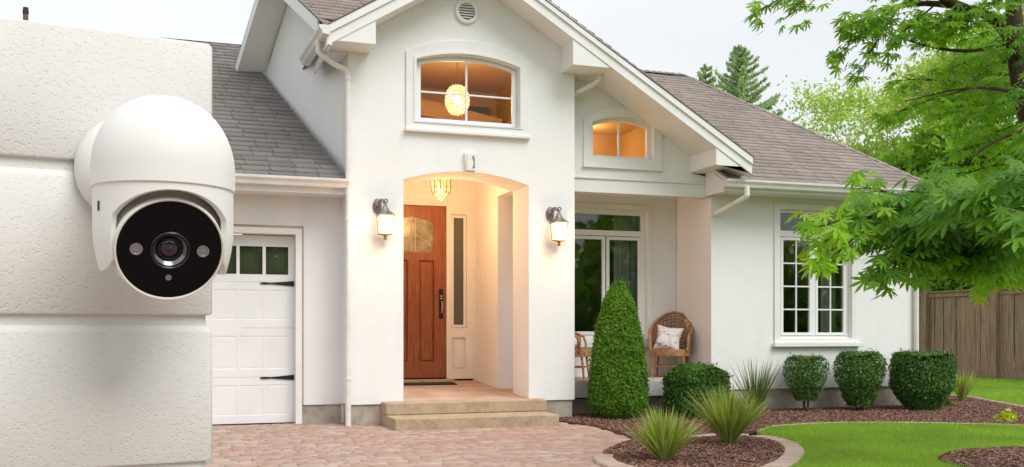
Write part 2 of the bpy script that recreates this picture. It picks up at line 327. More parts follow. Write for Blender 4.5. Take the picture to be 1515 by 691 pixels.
# paving stones
V = []; Q = []
y = -9.0
while y < .55:
    h = random.uniform(.085, .15); x = -7.5 + random.uniform(0, .2)
    while x < 3.3:
        l = random.choice((.12, .16, .2, .26, .3)) * random.uniform(.9, 1.1); cx_, cy_ = x + l / 2, y + h / 2
        if inside(drive, np.array([cx_]), np.array([cy_]))[0] and not (cx_ > 1.5 and inside(bed2, np.array([cx_]), np.array([cy_]))[0]):
            z = .012 + random.uniform(-.0015, .0015); g = .0022; i = len(V); a = random.uniform(-.03, .03); tx, ty = random.uniform(-.004, .004), random.uniform(-.004, .004)
            for (u, v, dz, sh) in ((-1, -1, -.012, 0), (1, -1, -.012, 0), (1, 1, -.012, 0), (-1, 1, -.012, 0), (-1, -1, 0, .004), (1, -1, 0, .004), (1, 1, 0, .004), (-1, 1, 0, .004)):
                ux = u * (l / 2 - g - sh); vy = v * (h / 2 - g - sh)
                # courses swing in a slow wave like hand-laid stone
                X0 = cx_ + ux - vy * a; Y0 = cy_ + vy + ux * a
                V.append((X0, Y0 + .05 * math.sin(X0 * .9) , z + dz + ux * tx + vy * ty))
            Q += [(i + 4, i + 5, i + 6, i + 7), (i, i + 1, i + 5, i + 4), (i + 1, i + 2, i + 6, i + 5), (i + 2, i + 3, i + 7, i + 6), (i + 3, i, i + 4, i + 7)]
        x += l
    y += h
tag(npmesh('driveway_paving', V, Q, 'paver', k=4), kind='structure')
def bedmesh(name, P, z, holes=()):
    o = sheet(name, P, z, 'mulch_soil', holes); return o
bedmesh('mulch_bed', bed1, .03); bedmesh('mulch_bed', bed2, .035); bedmesh('mulch_bed', bed3, .032)
def chips(P, n, z, name='mulch_chips', size=.022):
    q = scatter(P, n); k = len(q); base = np.concatenate([q, np.full((k, 1), z)], 1); base[:, 2] += rng.uniform(-.003, .009, k)
    a = rng.uniform(0, 2 * np.pi, k); tl = rng.normal(0, .22, k); L_ = size * rng.uniform(.6, 1.6, k); W_ = size * rng.uniform(.25, .6, k)
    u = np.stack([np.cos(a), np.sin(a), tl], 1) * L_[:, None]; v = np.stack([-np.sin(a), np.cos(a), rng.normal(0, .3, k)], 1) * W_[:, None]
    Vv = np.stack([base - u - v * .6, base + u * .8 - v, base + u + v * .7, base - u * .7 + v], 1).reshape(-1, 3)
    T = np.arange(k * 4).reshape(-1, 4); o = npmesh(name, Vv, T, 'mulch_chip', k=4); tag(o, kind='stuff'); return o
o = chips(bed1, 70000, .034, size=.0135); tag(o, 'red brown bark mulch spread along the house wall', 'mulch')
o = chips(bed2, 24000, .038, size=.013); tag(o, 'red brown bark mulch inside the curved stone edging', 'mulch')
o = chips(bed3, 9000, .036, size=.0135); tag(o, 'dark bark mulch in the round bed at the lawn edge', 'mulch')
# curb of stone blocks round the small bed
def curb(name, path, wdt, z0, z1, closed=True, blk=.2):
    P = [np.array(p) for p in path]; n = len(P); b = MB(); seg = []; acc = 0
    dense = []
    for i in range(n if closed else n - 1):
        a, c = P[i], P[(i + 1) % n]; m_ = max(1, int(np.linalg.norm(c - a) / .03))
        for j in range(m_): dense.append(a + (c - a) * j / m_)
    if closed: dense.append(dense[0])
    d = [0]
    for i in range(1, len(dense)): d.append(d[-1] + np.linalg.norm(dense[i] - dense[i - 1]))
    dense = np.array(dense); d = np.array(d); k = max(3, int(d[-1] / blk))
    pt = lambda s: np.array([np.interp(s, d, dense[:, 0]), np.interp(s, d, dense[:, 1])])
    for i in range(k):
        s0 = d[-1] * i / k + .004; s1 = d[-1] * (i + 1) / k - .004; p0, p1 = pt(s0), pt(s1); t = (p1 - p0) / np.linalg.norm(p1 - p0); nn = np.array([t[1], -t[0]])
        dz = random.uniform(-.003, .003); vs = []
        for z, inn in ((z0, 0), (z1 - .012 + dz, 0), (z1 + dz, .012)):
            for p, sg in ((p0, 1), (p1, -1)):
                vs.append((*(p + t * inn * sg * .6 + nn * inn), z)); vs.append((*(p + t * inn * sg * .6 + nn * (wdt - inn)), z))
        b.add([(v[0], v[1], v[2]) for v in vs], [(0, 4, 6, 2), (4, 8, 10, 6), (1, 3, 7, 5), (5, 7, 11, 9), (0, 1, 5, 4), (4, 5, 9, 8), (2, 6, 7, 3), (6, 10, 11, 7), (8, 9, 11, 10)])
    return tag(b.build(name, 'curb_stone'), kind='structure')
# orientation: normal must point outwards
area = sum(bed2[i][0] * bed2[(i + 1) % len(bed2)][1] - bed2[(i + 1) % len(bed2)][0] * bed2[i][1] for i in range(len(bed2)))
b2 = bed2 if area > 0 else bed2[::-1]
i0 = min(range(len(b2)), key=lambda i: (b2[i][0] - 1.86) ** 2 + (b2[i][1] + 4.0) ** 2); i1 = min(range(len(b2)), key=lambda i: (b2[i][0] - 2.95) ** 2 + (b2[i][1] + 3.02) ** 2)
pth = [b2[(i0 + k) % len(b2)] for k in range(len(b2))]; k1 = pth.index(b2[i1]); curb('curb', pth[:k1 + 1], .19, -.02, .045, False, .25)
curb('edging_strip', [(4.42, -2.36), (4.94, -1.90), (5.6, -1.76), (6.3, -1.82), (7.26, -2.29), (7.99, -2.81), (9.0, -3.7), (10.2, -5.6)], .03, -.02, .036, False, .6)
curb('edging_strip', [(13.3, -6.8), (11.6, -3.6), (10.13, -.74), (10.81, .68), (11.24, 1.58), (11.1, 2.6)], .07, -.02, .055, False, .4)
# lawns
sheet('lawn', lawn1, .012, 'lawn_soil', [bed3])
lawn2 = [(11.8, -3.9), (13.6, -7.0), (22, -9), (17.6, 3), (17.6, 22), (9.4, 22), (9.4, 3.6), (11.15, 2.65), (11.3, 1.6), (10.87, .66), (10.25, -.72)]
sheet('lawn', lawn2, .008, 'lawn_soil')
def blades(P, n, h, wd, name, m, avoid=(), z=.01):
    q = scatter(P, n, avoid); k = len(q); a = rng.uniform(0, 2 * np.pi, k); H_ = h * rng.uniform(.55, 1.2, k); ln = rng.normal(0, .4, (k, 2)) * H_[:, None]
    base = np.concatenate([q, np.full((k, 1), z)], 1); u = np.stack([np.cos(a), np.sin(a), a * 0], 1) * wd * rng.uniform(.7, 1.3, k)[:, None]
    tip = base + np.concatenate([ln, H_[:, None]], 1); Vv = np.stack([base - u, base + u, tip], 1).reshape(-1, 3)
    return npmesh(name, Vv, np.arange(k * 3).reshape(-1, 3), m)
near = [p for p in lawn1 if p[1] > -6.9]; near = [(2.3, -6.9)] + [p for p in lawn1 if p[1] > -6.9 and p[0] < 4.45][::-1][::-1]
lawnclip = lawn1
o = blades(lawnclip, 230000, .042, .0032, 'lawn_grass', 'grass_blade', (bed3,)); tag(o, 'bright green mown lawn between the curved bed and the house bed', 'grass', kind='stuff')
l2n = [(11.8, -3.9), (14, -4.5), (17.4, 3), (17.4, 13), (9.6, 13), (9.6, 4), (11.15, 2.65), (11.3, 1.6), (10.87, .66), (10.25, -.72)]
o = blades(l2n, 90000, .05, .005, 'lawn_grass', 'grass_blade'); tag(o, 'bright green strip of lawn running back to the wooden fence', 'grass', kind='stuff')

# ================================================================ HOUSE
H = empty('house'); tag(H, 'white stucco house with grey shingle roofs, arched entry and front gable', 'house')
AX, AZ, SL = 1.59, 6.07, .61
T = lambda x: AZ - SL * abs(x - AX)
# --- entry tower front wall: thick lower wall with the arch, thinner gable wall above
winA = arch(.88, 2.28, 3.90, 4.70, .115)
b = MB()
doorarch = arch(.71, 2.42, .285, 3.15, .14)
b.xz([(0, .27), (.71, .27), (.71, 3.15)] + doorarch[2:][::-1][1:-1] + [(2.42, 3.15), (2.42, .27), (3.08, .27), (3.08, 3.5), (0, 3.5)], [], 0, .66)
b.xz([(0, 3.5), (3.08, 3.5), (3.08, T(3.08) - .2), (AX, AZ - .2), (0, T(0) - .2)], [winA], 0, .28)
b.build('wall', 'house_stucco', H)
# tower left return and splayed side wall with its gable
b = MB(); b.box(.0, .25, .66, 2.6, .0, 3.5)
b.box(.0, .2, .281, .45, 3.501, T(.1) - .22)
sk = lambda s, z, o=0: (-.2827 * s * 1.0 - o * .962, .45 + .9592 * s + -o * .2827, z)
P0 = Vector((0, .45, 0)); DS = Vector((-1.15, 3.9, 0)).normalized(); NS = Vector((-DS.y, DS.x, 0))  # NS points outwards (left)
skp = lambda s, z, o=0: tuple(P0 + DS * s + NS * o + Vector((0, 0, z)))
ys = lambda y: (y - .45) / DS.y
gf = lambda y: 5.00 + .68 * (y - .34); gr = lambda y: 5.98 - .98 * (y - 2.21)
yap = (5.98 + .98 * 2.21 - 5.00 + .68 * .34) / (.68 + .98); zap = gf(yap)
b.slab([(0, 0), (ys(4.0), 0), (ys(4.0), 4.1), (ys(yap + .55), gr(yap + .55) - .05), (ys(yap), zap - .02), (0, gf(.45) - .0)], [], lambda s, z, k: skp(s, z, -.2 * k))
b.build('wall', 'house_stucco', H)
# --- garage walls
b = MB(); b.xz([(-6.2, .25), (-3.3, .25), (-3.3, 2.46), (-.57, 2.46), (-.57, .25), (0.0, .25), (0.0, 3.1), (-6.2, 3.1)], [], .45, .70)
b.box(-6.2, -6.0, .7, 8, 0, 3.1); b.yz([(.5, 3.1), (8, 3.1), (4.05, 5.6)], [], -6.2, -6.0)
b.build('wall', 'house_stucco', H)
# --- porch and right wing
winB = arch(3.47, 4.41, 3.64, 4.13, .10)
b = MB(); b.xz([(3.08, 3.15), (5.36, 3.15), (5.36, T(5.36) - .2), (3.08, T(3.08) - .2)], [winB], .3, .52)
b.build('wall', 'house_stucco', H)
b = MB(); b.xz([(5.36, .34), (9.04, .34), (9.04, 3.32), (5.36, 3.32)], [rect(6.52, 7.80, 1.10, 3.03)], .3, .55)
b.box(5.36, 5.60, .55, 1.35, .34, 3.3); b.box(8.84, 9.04, .55, 8, .34, 3.32); b.box(2.3, 9.04, 7.8, 8.0, 0, 3.32)
b.build('wall', 'house_stucco', H)
# porch back wall, and the passage between entry and porch
b = MB(); b.xz([(2.42, .3), (5.60, .3), (5.60, 3.3), (2.42, 3.3)], [rect(3.40, 4.85, 1.10, 3.06)], 1.36, 1.56)
b.box(2.42, 2.6, 1.56, 2.5, .3, 3.62)
b.box(2.42, 2.6, .661, 1.359, 3.18, 3.62); b.box(2.42, 2.6, 1.361, 1.56, 3.301, 3.62)
b.build('wall', 'house_stucco', H)
# entry back wall around the door set
b = MB(); b.xz([(.25, .3), (.80, .3), (.80, 3.20), (2.40, 3.20), (2.40, .3), (2.42, .3), (2.42, 3.62), (.25, 3.62)], [], 2.5, 2.7); b.build('wall', 'house_stucco', H)
MB().box(.2, 2.6, .2, 2.7, 3.622, 3.66).build('ceiling', 'house_stucco', H)
MB().box(3.08, 5.6, .52, 1.6, 3.302, 3.34).build('ceiling', 'house_stucco', H)
b = MB().box(2.6, 3.1, .28, 1.4, 3.302, 3.35); b.build('ceiling', 'house_stucco', H)
b = MB(); b.box(2.601, 3.079, .281, .6, 3.501, 4.4); b.build('wall', 'house_stucco', H)
# trim line above the porch opening
MB().box(3.081, 5.30, .275, .299, 3.335, 3.365).build('moulding', 'white_trim', H, bevel=.006)
# --- foundation
for q in ((.02, .72, .025, .64, -.05, .268), (2.40, 3.06, .025, .64, -.05, .268), (-.56, -.0, .475, .70, -.05, .248), (-6.2, -3.3, .475, .7, -.05, .248), (5.38, 9.02, .325, .6, -.05, .338), (3.10, 5.378, .42, .6, -.05, .25), (8.8, 9.02, .602, 8, -.05, .338)):
    MB().box(*q).build('foundation', 'plinth', H, bevel=.008)
# --- floors and steps
b = MB(); b.add([(.25, .03, .02), (3.0, .03, .02), (3.0, 2.6, .02), (.25, 2.6, .02), (.25, .03, .298), (3.0, .03, .298), (3.0, 2.6, .425), (.25, 2.6, .425)], [(0, 3, 2, 1), (4, 5, 6, 7), (0, 1, 5, 4), (1, 2, 6, 5), (2, 3, 7, 6), (3, 0, 4, 7)])
b.build('entry_floor', 'porch_concrete', H)
def step(x0, x1, y0, y1, z0, z1):
    o = MB().box(x0, x1, y0, y1, z0, z1).build('step', 'step_concrete', H, bevel=.014, seg=3); return o
step(.42, 2.56, -.32, .029, .152, .302); step(.42, 2.52, -.86, .022, -.03, .15)
MB().box(.86, 2.02, 2.27, 2.499, .38, .455).build('door_threshold', 'step_concrete', H, bevel=.01)
b = MB(); b.box(3.084, 5.355, .26, 1.358, .27, .50); b.build('porch_deck', 'deck_paint', H, bevel=.012)
MB().box(3.10, 5.35, .30, 1.35, .501, .507).build('porch_floor', 'porch_concrete', H)

# --- roofs: courses of shingle tabs on a sloping quadrilateral
def slope(a0, a1, b0, b1, m, course=.14, tab=.30, lift=.017):
    """eave a0->a1, ridge b0->b1 (a0 below b0)"""
    a0, a1, b0, b1 = map(Vector, (a0, a1, b0, b1)); up = ((b0 + b1) / 2 - (a0 + a1) / 2); n = max(1, int(up.length / course))
    ex = (a1 - a0).normalized(); nrm = ex.cross(up).normalized()
    if nrm.z < 0: nrm = -nrm
    V = []; Q = []
    for i in range(n):
        t0, t1 = i / n, (i + 1) / n; L0, R0 = a0.lerp(b0, t0), a1.lerp(b1, t0); L1, R1 = a0.lerp(b0, t1), a1.lerp(b1, t1)
        wdt = (R0 - L0).length; k = max(1, int(wdt / tab)); cuts = [0.0]; ph = random.random() * .9 + .1
        for j in range(k + 1):
            c = (j + ph + random.uniform(-.12, .12)) * tab / wdt if wdt > .01 else 1
            if .01 < c < .99: cuts.append(c)
        cuts.append(1.0); up1 = (L1 - L0)
        for j in range(len(cuts) - 1):
            f0, f1 = cuts[j], cuts[j + 1]; g = .004 / max(wdt, .1); dl = lift * random.uniform(.8, 1.35); ds = random.uniform(-.012, .004) if i else 0
            p0 = L0.lerp(R0, f0 + g); p1 = L0.lerp(R0, f1 - g); q0 = L1.lerp(R1, f0 + g); q1 = L1.lerp(R1, f1 - g)
            q0 = q0 + (q0 - p0) * .12; q1 = q1 + (q1 - p1) * .12
            p0 = p0 + up1 * ds; p1 = p1 + up1 * ds; s = len(V)
            V += [p0, p1, p1 + nrm * dl, p0 + nrm * dl, q1 + nrm * .002, q0 + nrm * .002]
            Q += [(s, s + 1, s + 2, s + 3), (s + 3, s + 2, s + 4, s + 5)]
            V += [p0 + nrm * dl, p0, q0, q0 + nrm * .002]; e = len(V) - 4; Q.append((e, e + 1, e + 2, e + 3))
            V += [p1 + nrm * dl, p1, q1, q1 + nrm * .002]; e = len(V) - 4; Q.append((e, e + 1, e + 2, e + 3))
    s = len(V); V += [a0 - nrm * .002, a1 - nrm * .002, b1 - nrm * .002, b0 - nrm * .002]; Q.append((s, s + 1, s + 2, s + 3))
    o = npmesh('roof', [tuple(v) for v in V], Q, m, H, k=4); return o
GE = (3.10, 0.0)      # garage eave z, y
slope((-6.6, -.02, 3.10), (0.0, -.02, 3.10), (-6.6, 4.02, 5.80), (-1.09, 4.02, 5.80), 'shingle_dark')
slope((-1.0, 8.3, 3.0), (-6.6, 8.3, 3.0), (-1.0, 4.02, 5.80), (-6.6, 4.02, 5.80), 'shingle_dark')
# cross gable on the upper floor (left of the entry tower)
OV = .42
def cg(y, z, o=OV): s = ys(y); return Vector(skp(s, z, o))
ce = cg(.30, gf(.30) + .19); cr = cg(yap, zap + .19)
slope(cg(-.25, gf(-.25) + .19), (-.01, -.25, gf(-.25) + .19), ce, (-.01, .30, gf(.30) + .19), 'shingle_brown')
slope(ce, (2.2, .30, gf(.30) + .19), cr, (2.2, yap, zap + .19), 'shingle_brown')
ylow = yap + 1.12
slope((2.2, ylow, gr(ylow) + .19), cg(ylow, gr(ylow) + .19), (2.2, yap, zap + .19), cr, 'shingle_brown')
# its rake boards and soffit
def strip(P, m, name, th, nrm, bevel=0):
    b = MB(); P = [Vector(p) for p in P]; nrm = Vector(nrm).normalized() * th; n = len(P)
    b.add(P + [p + nrm for p in P], [tuple(range(n)), tuple(reversed(range(n, 2 * n)))] + [(i, (i + 1) % n, (i + 1) % n + n, i + n) for i in range(n)])
    return b.build(name, m, H, bevel=bevel)
strip([cg(.30, gf(.30), OV), cg(yap, zap, OV), cg(yap, zap + .175, OV), cg(.30, gf(.30) + .175, OV)], 'white_trim', 'rake_board', .03, -NS)
strip([cg(yap, zap, OV), cg(ylow, gr(ylow), OV), cg(ylow, gr(ylow) + .175, OV), cg(yap, zap + .175, OV)], 'white_trim', 'rake_board', .03, -NS)
strip([cg(yap, zap, OV - .03), cg(ylow, gr(ylow), OV - .03), cg(ylow, gr(ylow), -.05), cg(yap, zap, -.05)], 'white_trim', 'soffit', .03, (0, 0, 1))
strip([cg(yap, zap + .01, OV - .03), cg(.4, gf(.4) + .01, OV - .03), cg(.4, gf(.4) + .01, -.05), cg(yap, zap + .01, -.05)], 'white_trim', 'soffit', .03, (0, 0, 1))
strip([cg(ylow, gr(ylow), OV), cg(ylow, gr(ylow) + .175, OV), cg(ylow, gr(ylow) + .175, -.6), cg(ylow, gr(ylow), -.6)], 'white_trim', 'fascia', .03, (0, 1, 0))
# front gable roof (ridge runs back)
XL, XR, YF, YB = -.36, 5.60, -.47, 4.1
slope((XL, YB, T(XL)), (XL, YF, T(XL)), (AX, YB, AZ), (AX, YF, AZ), 'shingle_brown')
slope((XR, YF, T(XR)), (XR, YB, T(XR)), (AX, YF, AZ), (AX, YB, AZ), 'shingle_brown')
def rake(x0, x1, y0, y1, dz0, dz1, m, name):
    b = MB(); b.xz([(x0, T(x0) + dz0), (x1, T(x1) + dz0), (x1, T(x1) + dz1), (x0, T(x0) + dz1)], [], y0, y1); return b.build(name, m, H)
for x0, x1 in ((XL + .03, AX), (AX, XR - .03)):
    rake(x0, x1, -.452, -.42, -.245, -.012, 'white_trim', 'rake_board')
    rake(x0, x1, -.476, -.4525, -.11, -.010, 'white_trim', 'rake_board')
    rake(x0 - .03, x1 + .0, -.485, -.30, -.0095, -.001, 'shingle_edge', 'drip_edge')
    rake(x0, x1, -.419, -.003, -.243, -.215, 'white_trim', 'soffit')
rake(3.08, XR - .03, -.002, .298, -.243, -.215, 'white_trim', 'soffit')
# eave returns
def ereturn(x0, x1, zb, y1, cut=.247):
    b = MB(); b.xz([(x0, zb), (x1, zb), (x1, T(x1) - cut), (x0, T(x0) - cut)] if x0 > AX else [(x0, zb), (x1, zb), (x1, T(x1) - cut), (x0, max(zb + .02, T(x0) - cut))], [], -.44, y1); return b.build('eave_return', 'white_trim', H, bevel=.006)
ereturn(-.33, .27, 4.72, -.002)
ereturn(2.88, 3.43, 4.70, -.002); ereturn(5.01, 5.55, 3.50, .298)
MB().box(3.081, 3.43, .002, .297, 4.70, 4.74).build('eave_return', 'white_trim', H)
# right wing hip roof
EY, EZ, RY, RZ = -.22, 3.345, 4.0, 5.97
zz = lambda y: EZ + (RZ - EZ) * (y - EY) / (RY - EY)
slope((5.30, EY, EZ), (9.12, EY, EZ), (5.30, RY, RZ), (6.93, RY, RZ), 'shingle_brown')
slope((5.10, .60, zz(.60)), (5.295, .60, zz(.60)), (1.70, RY, RZ), (5.295, RY, RZ), 'shingle_brown')
slope((9.12, EY, EZ), (9.12, 8.2, EZ), (6.93, RY, RZ), (6.93, RY + .01, RZ), 'shingle_brown')
slope((9.12, 8.2, EZ), (0, 8.2, EZ), (6.93, RY, RZ), (0, RY, RZ), 'shingle_brown')
# hip cap tiles
b = MB(); h0, h1 = Vector((9.12, EY, EZ)), Vector((6.93, RY, RZ)); n = 26
for i in range(n):
    p, q = h0.lerp(h1, i / n), h0.lerp(h1, (i + 1.1) / n); sd_ = Vector((1, 0, 0)) * .09; fd = Vector((0, -1, 0)) * .12
    u = Vector((0, 0, 1)) * (.04 if i % 2 else .036)
    b.add([p + u, q + u * .6, q + fd * .9 + Vector((0, 0, -.055)), p + fd + Vector((0, 0, -.045)), q + sd_ + Vector((0, 0, -.07)), p + sd_ + Vector((0, 0, -.06))], [(0, 3, 2, 1), (0, 1, 4, 5)])
b.build('ridge_cap', 'shingle_brown', H)
b = MB(); n = 30
for i in range(n):
    x = 3.0 + 3.93 * i / n; x2 = x + 3.93 / n * 1.08
    b.add([(x, RY, RZ + .045), (x2, RY, RZ + .035), (x2, RY - .12, RZ - .03), (x, RY - .12, RZ - .02), (x2, RY + .12, RZ - .04), (x, RY + .12, RZ - .03)], [(0, 3, 2, 1), (0, 1, 4, 5)])
b.build('ridge_cap', 'shingle_brown', H)
# eave soffits and fascias
MB().box(-6.55, -.003, .02, .449, 2.93, 2.96).build('soffit', 'white_trim', H)
MB().box(-6.55, -.003, -.01, .019, 2.92, 3.085).build('fascia', 'white_trim', H)
MB().box(5.30, 9.09, -.17, .299, 3.20, 3.23).build('soffit', 'white_trim', H)
MB().box(5.30, 9.09, -.20, -.171, 3.19, 3.335).build('fascia', 'white_trim', H)
b = MB(); b.yz([(-.20, 3.17), (.295, 3.17), (.295, 3.64), (-.20, 3.33)], [], 5.255, 5.298); b.build('eave_end', 'white_trim', H, bevel=.006)
b = MB(); b.yz([(-.245, 3.335), (.295, 3.655), (.295, 3.685), (-.245, 3.365)], [], 5.235, 5.30); b.build('eave_end', 'white_trim', H)
# gutters (ogee trough swept along the eave)
prof = [(0, 0), (-.085, .012), (-.098, .05), (-.125, .085), (-.128, .115), (-.118, .115), (-.115, .09), (-.09, .055), (-.078, .02), (-.008, .012), (-.008, .115), (0, .115)]
def gutter(p0, p1, outv):
    p0, p1 = Vector(p0), Vector(p1); ov = Vector(outv); b = MB(); n = len(prof); vs = []
    for p in (p0, p1):
        for u, v in prof: vs.append(p + ov * (-u) + Vector((0, 0, v)))
    b.add(vs, [(i, (i + 1) % n, (i + 1) % n + n, i + n) for i in range(n)])
    for p, s in ((p0, 0), (p1, 1)):
        o6 = [p + ov * (-u) + Vector((0, 0, v)) for u, v in (prof[0], prof[1], prof[2], prof[3], prof[4], prof[11])]
        b.add(o6, [tuple(range(6))])
    return b.build('gutter', 'gutter_white', H)
gutter((-6.55, -.012, 2.985), (-.006, -.012, 2.985), (0, -1, 0))
gutter((5.26, -.202, 3.225), (9.12, -.202, 3.225), (0, -1, 0))
gutter((-.30, -.50, 4.77), (-.36, 1.05, 4.77), (-1, 0, 0))
b = MB(); b.box(-.30, -.27, -.45, 1.0, 4.66, 4.86); b.build('fascia', 'white_trim', H)
MB().box(-.268, -.002, -.0, .44, 4.70, 4.73).build('soffit', 'white_trim', H)
# downspouts
def pipe(pts, r=.036, name='downspout'):
    sm = smoothloop(pts, 5, False); return MB().tube(sm, r, 10).build(name, 'gutter_white', H, smooth=50)
d = pipe([(-.385, -.12, 4.80), (-.385, -.12, 4.70), (-.37, -.12, 4.64), (-.20, -.10, 4.53), (-.05, -.075, 4.47), (-.01, -.07, 4.40), (-.01, -.07, 4.30), (-.01, -.07, 2.2), (-.01, -.07, .09), (-.01, -.075, .03)])
for z in (4.36, 2.6, .6): MB().lathe([(.038, -.02), (.042, -.018), (.042, .018), (.038, .02)], Matrix.Translation((-.01, -.07, z)), 14).build('pipe_bracket', 'gutter_white', d, smooth=40)
pipe([(5.60, -.27, 3.25), (5.60, -.27, 3.16), (5.59, -.25, 3.10), (5.47, .05, 2.98), (5.42, .20, 2.93), (5.41, .28, 2.91)], .04)
pipe([(3.42, -.10, 4.72), (3.41, -.10, 4.66), (3.38, -.08, 4.60), (3.22, .02, 4.50), (3.13, .08, 4.46), (3.10, .14, 4.40)], .035)
pipe([(9.0, .20, 3.22), (9.0, .22, 3.1), (8.99, .25, 2.95), (8.99, .25, 2.2), (8.99, .25, 1.0), (8.99, .25, .08)], .04)

# --- windows
def frame_ring(b, outer, inner, y0, y1): b.xz(outer, [inner], y0, y1)
def room(x0, x1, y0, y1, z0, z1, m, extra=None):
    b = MB(); t = .04
    b.box(x0, x1, y1, y1 + t, z0, z1); b.box(x0 - t, x0, y0, y1 + t, z0, z1); b.box(x1, x1 + t, y0, y1 + t, z0, z1)
    b.box(x0 - t, x1 + t, y0, y1 + t, z0 - t, z0 - .001); b.box(x0 - t, x1 + t, y0, y1 + t, z1 + .001, z1 + t); return b.build('room', m, H)
def pane_arch(P, y): return MB().add([(p[0], y, p[1]) for p in P], [tuple(range(len(P)))])
# upper arched window
b = MB(); b.xz(arch(.865, 2.295, 3.89, 4.71, .12), [arch(.935, 2.225, 3.955, 4.675, .095)], .09, .16)
b.xz(arch(.90, 2.26, 3.93, 4.69, .10), [arch(.955, 2.205, 3.975, 4.665, .09)], .075, .0895)
b.box(1.567, 1.593, .10, .13, 3.976, 4.752); b.box(.956, 1.566, .10, .13, 4.31, 4.332); b.box(1.594, 2.204, .10, .13, 4.31, 4.332)
wA = b.build('window', 'vinyl', H, bevel=.004)
b = MB(); b.xz(arch(.74, 2.41, 3.81, 4.80, .20), [arch(.879, 2.281, 3.899, 4.70, .117)], -.03, -.001); b.build('surround', 'white_trim', wA, bevel=.008)
b = MB(); b.xz(arch(.84, 2.32, 3.89, 4.73, .125), [arch(.874, 2.286, 3.8985, 4.705, .118)], -.042, -.0305); b.build('surround_bead', 'white_trim', wA)
MB().box(.72, 2.43, -.07, -.001, 3.765, 3.809).build('sill', 'white_trim', wA, bevel=.008)
pane_arch(arch(.94, 2.22, 3.96, 4.67, .094), .114).build('pane', 'warm_glass', wA)
room(.35, 3.0, .29, 3.2, 3.68, 5.15, 'ochre_wall')
b = MB(); b.box(2.42, 2.80, 3.0, 3.19, 3.7, 4.86); b.build('wall_panel', 'olive_panel', H)
b = MB(); b.slab([(.5, 4.9), (1.2, 4.9), (2.9, 4.60), (2.9, 4.4), (1.2, 4.62), (.5, 4.55)], [], lambda u, v, k: (u, 2.6 + .3 * k, v)); b.build('ceiling_beam', 'ochre_wall', H)
MB().box(1.55, 1.80, 3.02, 3.19, 3.7, 4.84).build('wall_panel', 'olive_panel', H)
# small arched window in the porch gable
b = MB(); b.xz(arch(3.455, 4.425, 3.63, 4.14, .105), [arch(3.52, 4.36, 3.69, 4.105, .08)], .38, .45); b.box(3.905, 3.93, .385, .415, 3.691, 4.184)
wB = b.build('window', 'vinyl', H, bevel=.004)
b = MB(); b.xz(arch(3.33, 4.55, 3.53, 4.17, .20), [arch(3.469, 4.411, 3.639, 4.13, .101)], .27, .2985); b.build('surround', 'white_trim', wB, bevel=.008)
MB().box(3.32, 4.56, .25, .2985, 3.49, 3.529).build('sill', 'white_trim', wB, bevel=.006)
pane_arch(arch(3.522, 4.358, 3.692, 4.10, .08), .398).build('pane', 'warm_glass', wB)
room(3.25, 4.5, .53, 1.6, 3.4, 4.25, 'ochre_wall')
# right wing window
b = MB(); b.xz(rect(6.52, 7.80, 1.10, 3.03), [rect(6.57, 7.75, 2.72, 2.985), rect(6.57, 7.75, 1.13, 2.63)], .36, .44)
for x0, x1 in ((6.575, 7.13), (7.19, 7.745)):
    b.xz(rect(x0, x1, 1.135, 2.62), [rect(x0 + .045, x1 - .045, 1.18, 2.575)], .345, .395)
    xm = (x0 + x1) / 2; b.box(xm - .011, xm + .011, .352, .372, 1.181, 2.574)
    for k in (1, 2, 3):
        z = 1.18 + 1.395 * k / 4; b.box(x0 + .046, xm - .0115, .352, .372, z - .011, z + .011); b.box(xm + .0115, x1 - .046, .352, .372, z - .011, z + .011)
b.box(7.131, 7.189, .35, .42, 1.131, 2.629)
wC = b.build('window', 'vinyl', H, bevel=.003)
b = MB(); b.xz(rect(6.42, 7.90, 1.03, 3.13), [rect(6.519, 7.801, 1.09, 3.031)], .272, .2985); b.build('surround', 'white_trim', wC, bevel=.006)
MB().box(6.39, 7.95, .215, .2985, .965, 1.029).build('sill', 'white_trim', wC, bevel=.008)
MB().add([(6.575,.378,1.18),(7.745,.378,1.18),(7.745,.378,2.575),(6.575,.378,2.575)],[(0,1,2,3)]).build('pane', 'window_glass', wC); MB().add([(6.575,.398,2.722),(7.745,.398,2.722),(7.745,.398,2.983),(6.575,.398,2.983)],[(0,1,2,3)]).build('pane', 'window_glass', wC)
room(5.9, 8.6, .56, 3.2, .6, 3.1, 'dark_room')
def curtain(x0, x1, y, z0, z1, amp=.025, par=None):
    n = int((x1 - x0) / .012); vs = []; fs = []
    for i in range(n + 1):
        x = x0 + (x1 - x0) * i / n; yy = y + amp * math.sin(i * .55) * (1 + .3 * math.sin(i * .13)); vs += [(x, yy, z0), (x, yy, z1)]
    for i in range(n): fs.append((2 * i, 2 * i + 2, 2 * i + 3, 2 * i + 1))
    return raw('curtain', vs, fs, 'curtain', par, 179)
curtain(7.50, 7.78, .64, 1.1, 2.9, par=wC)
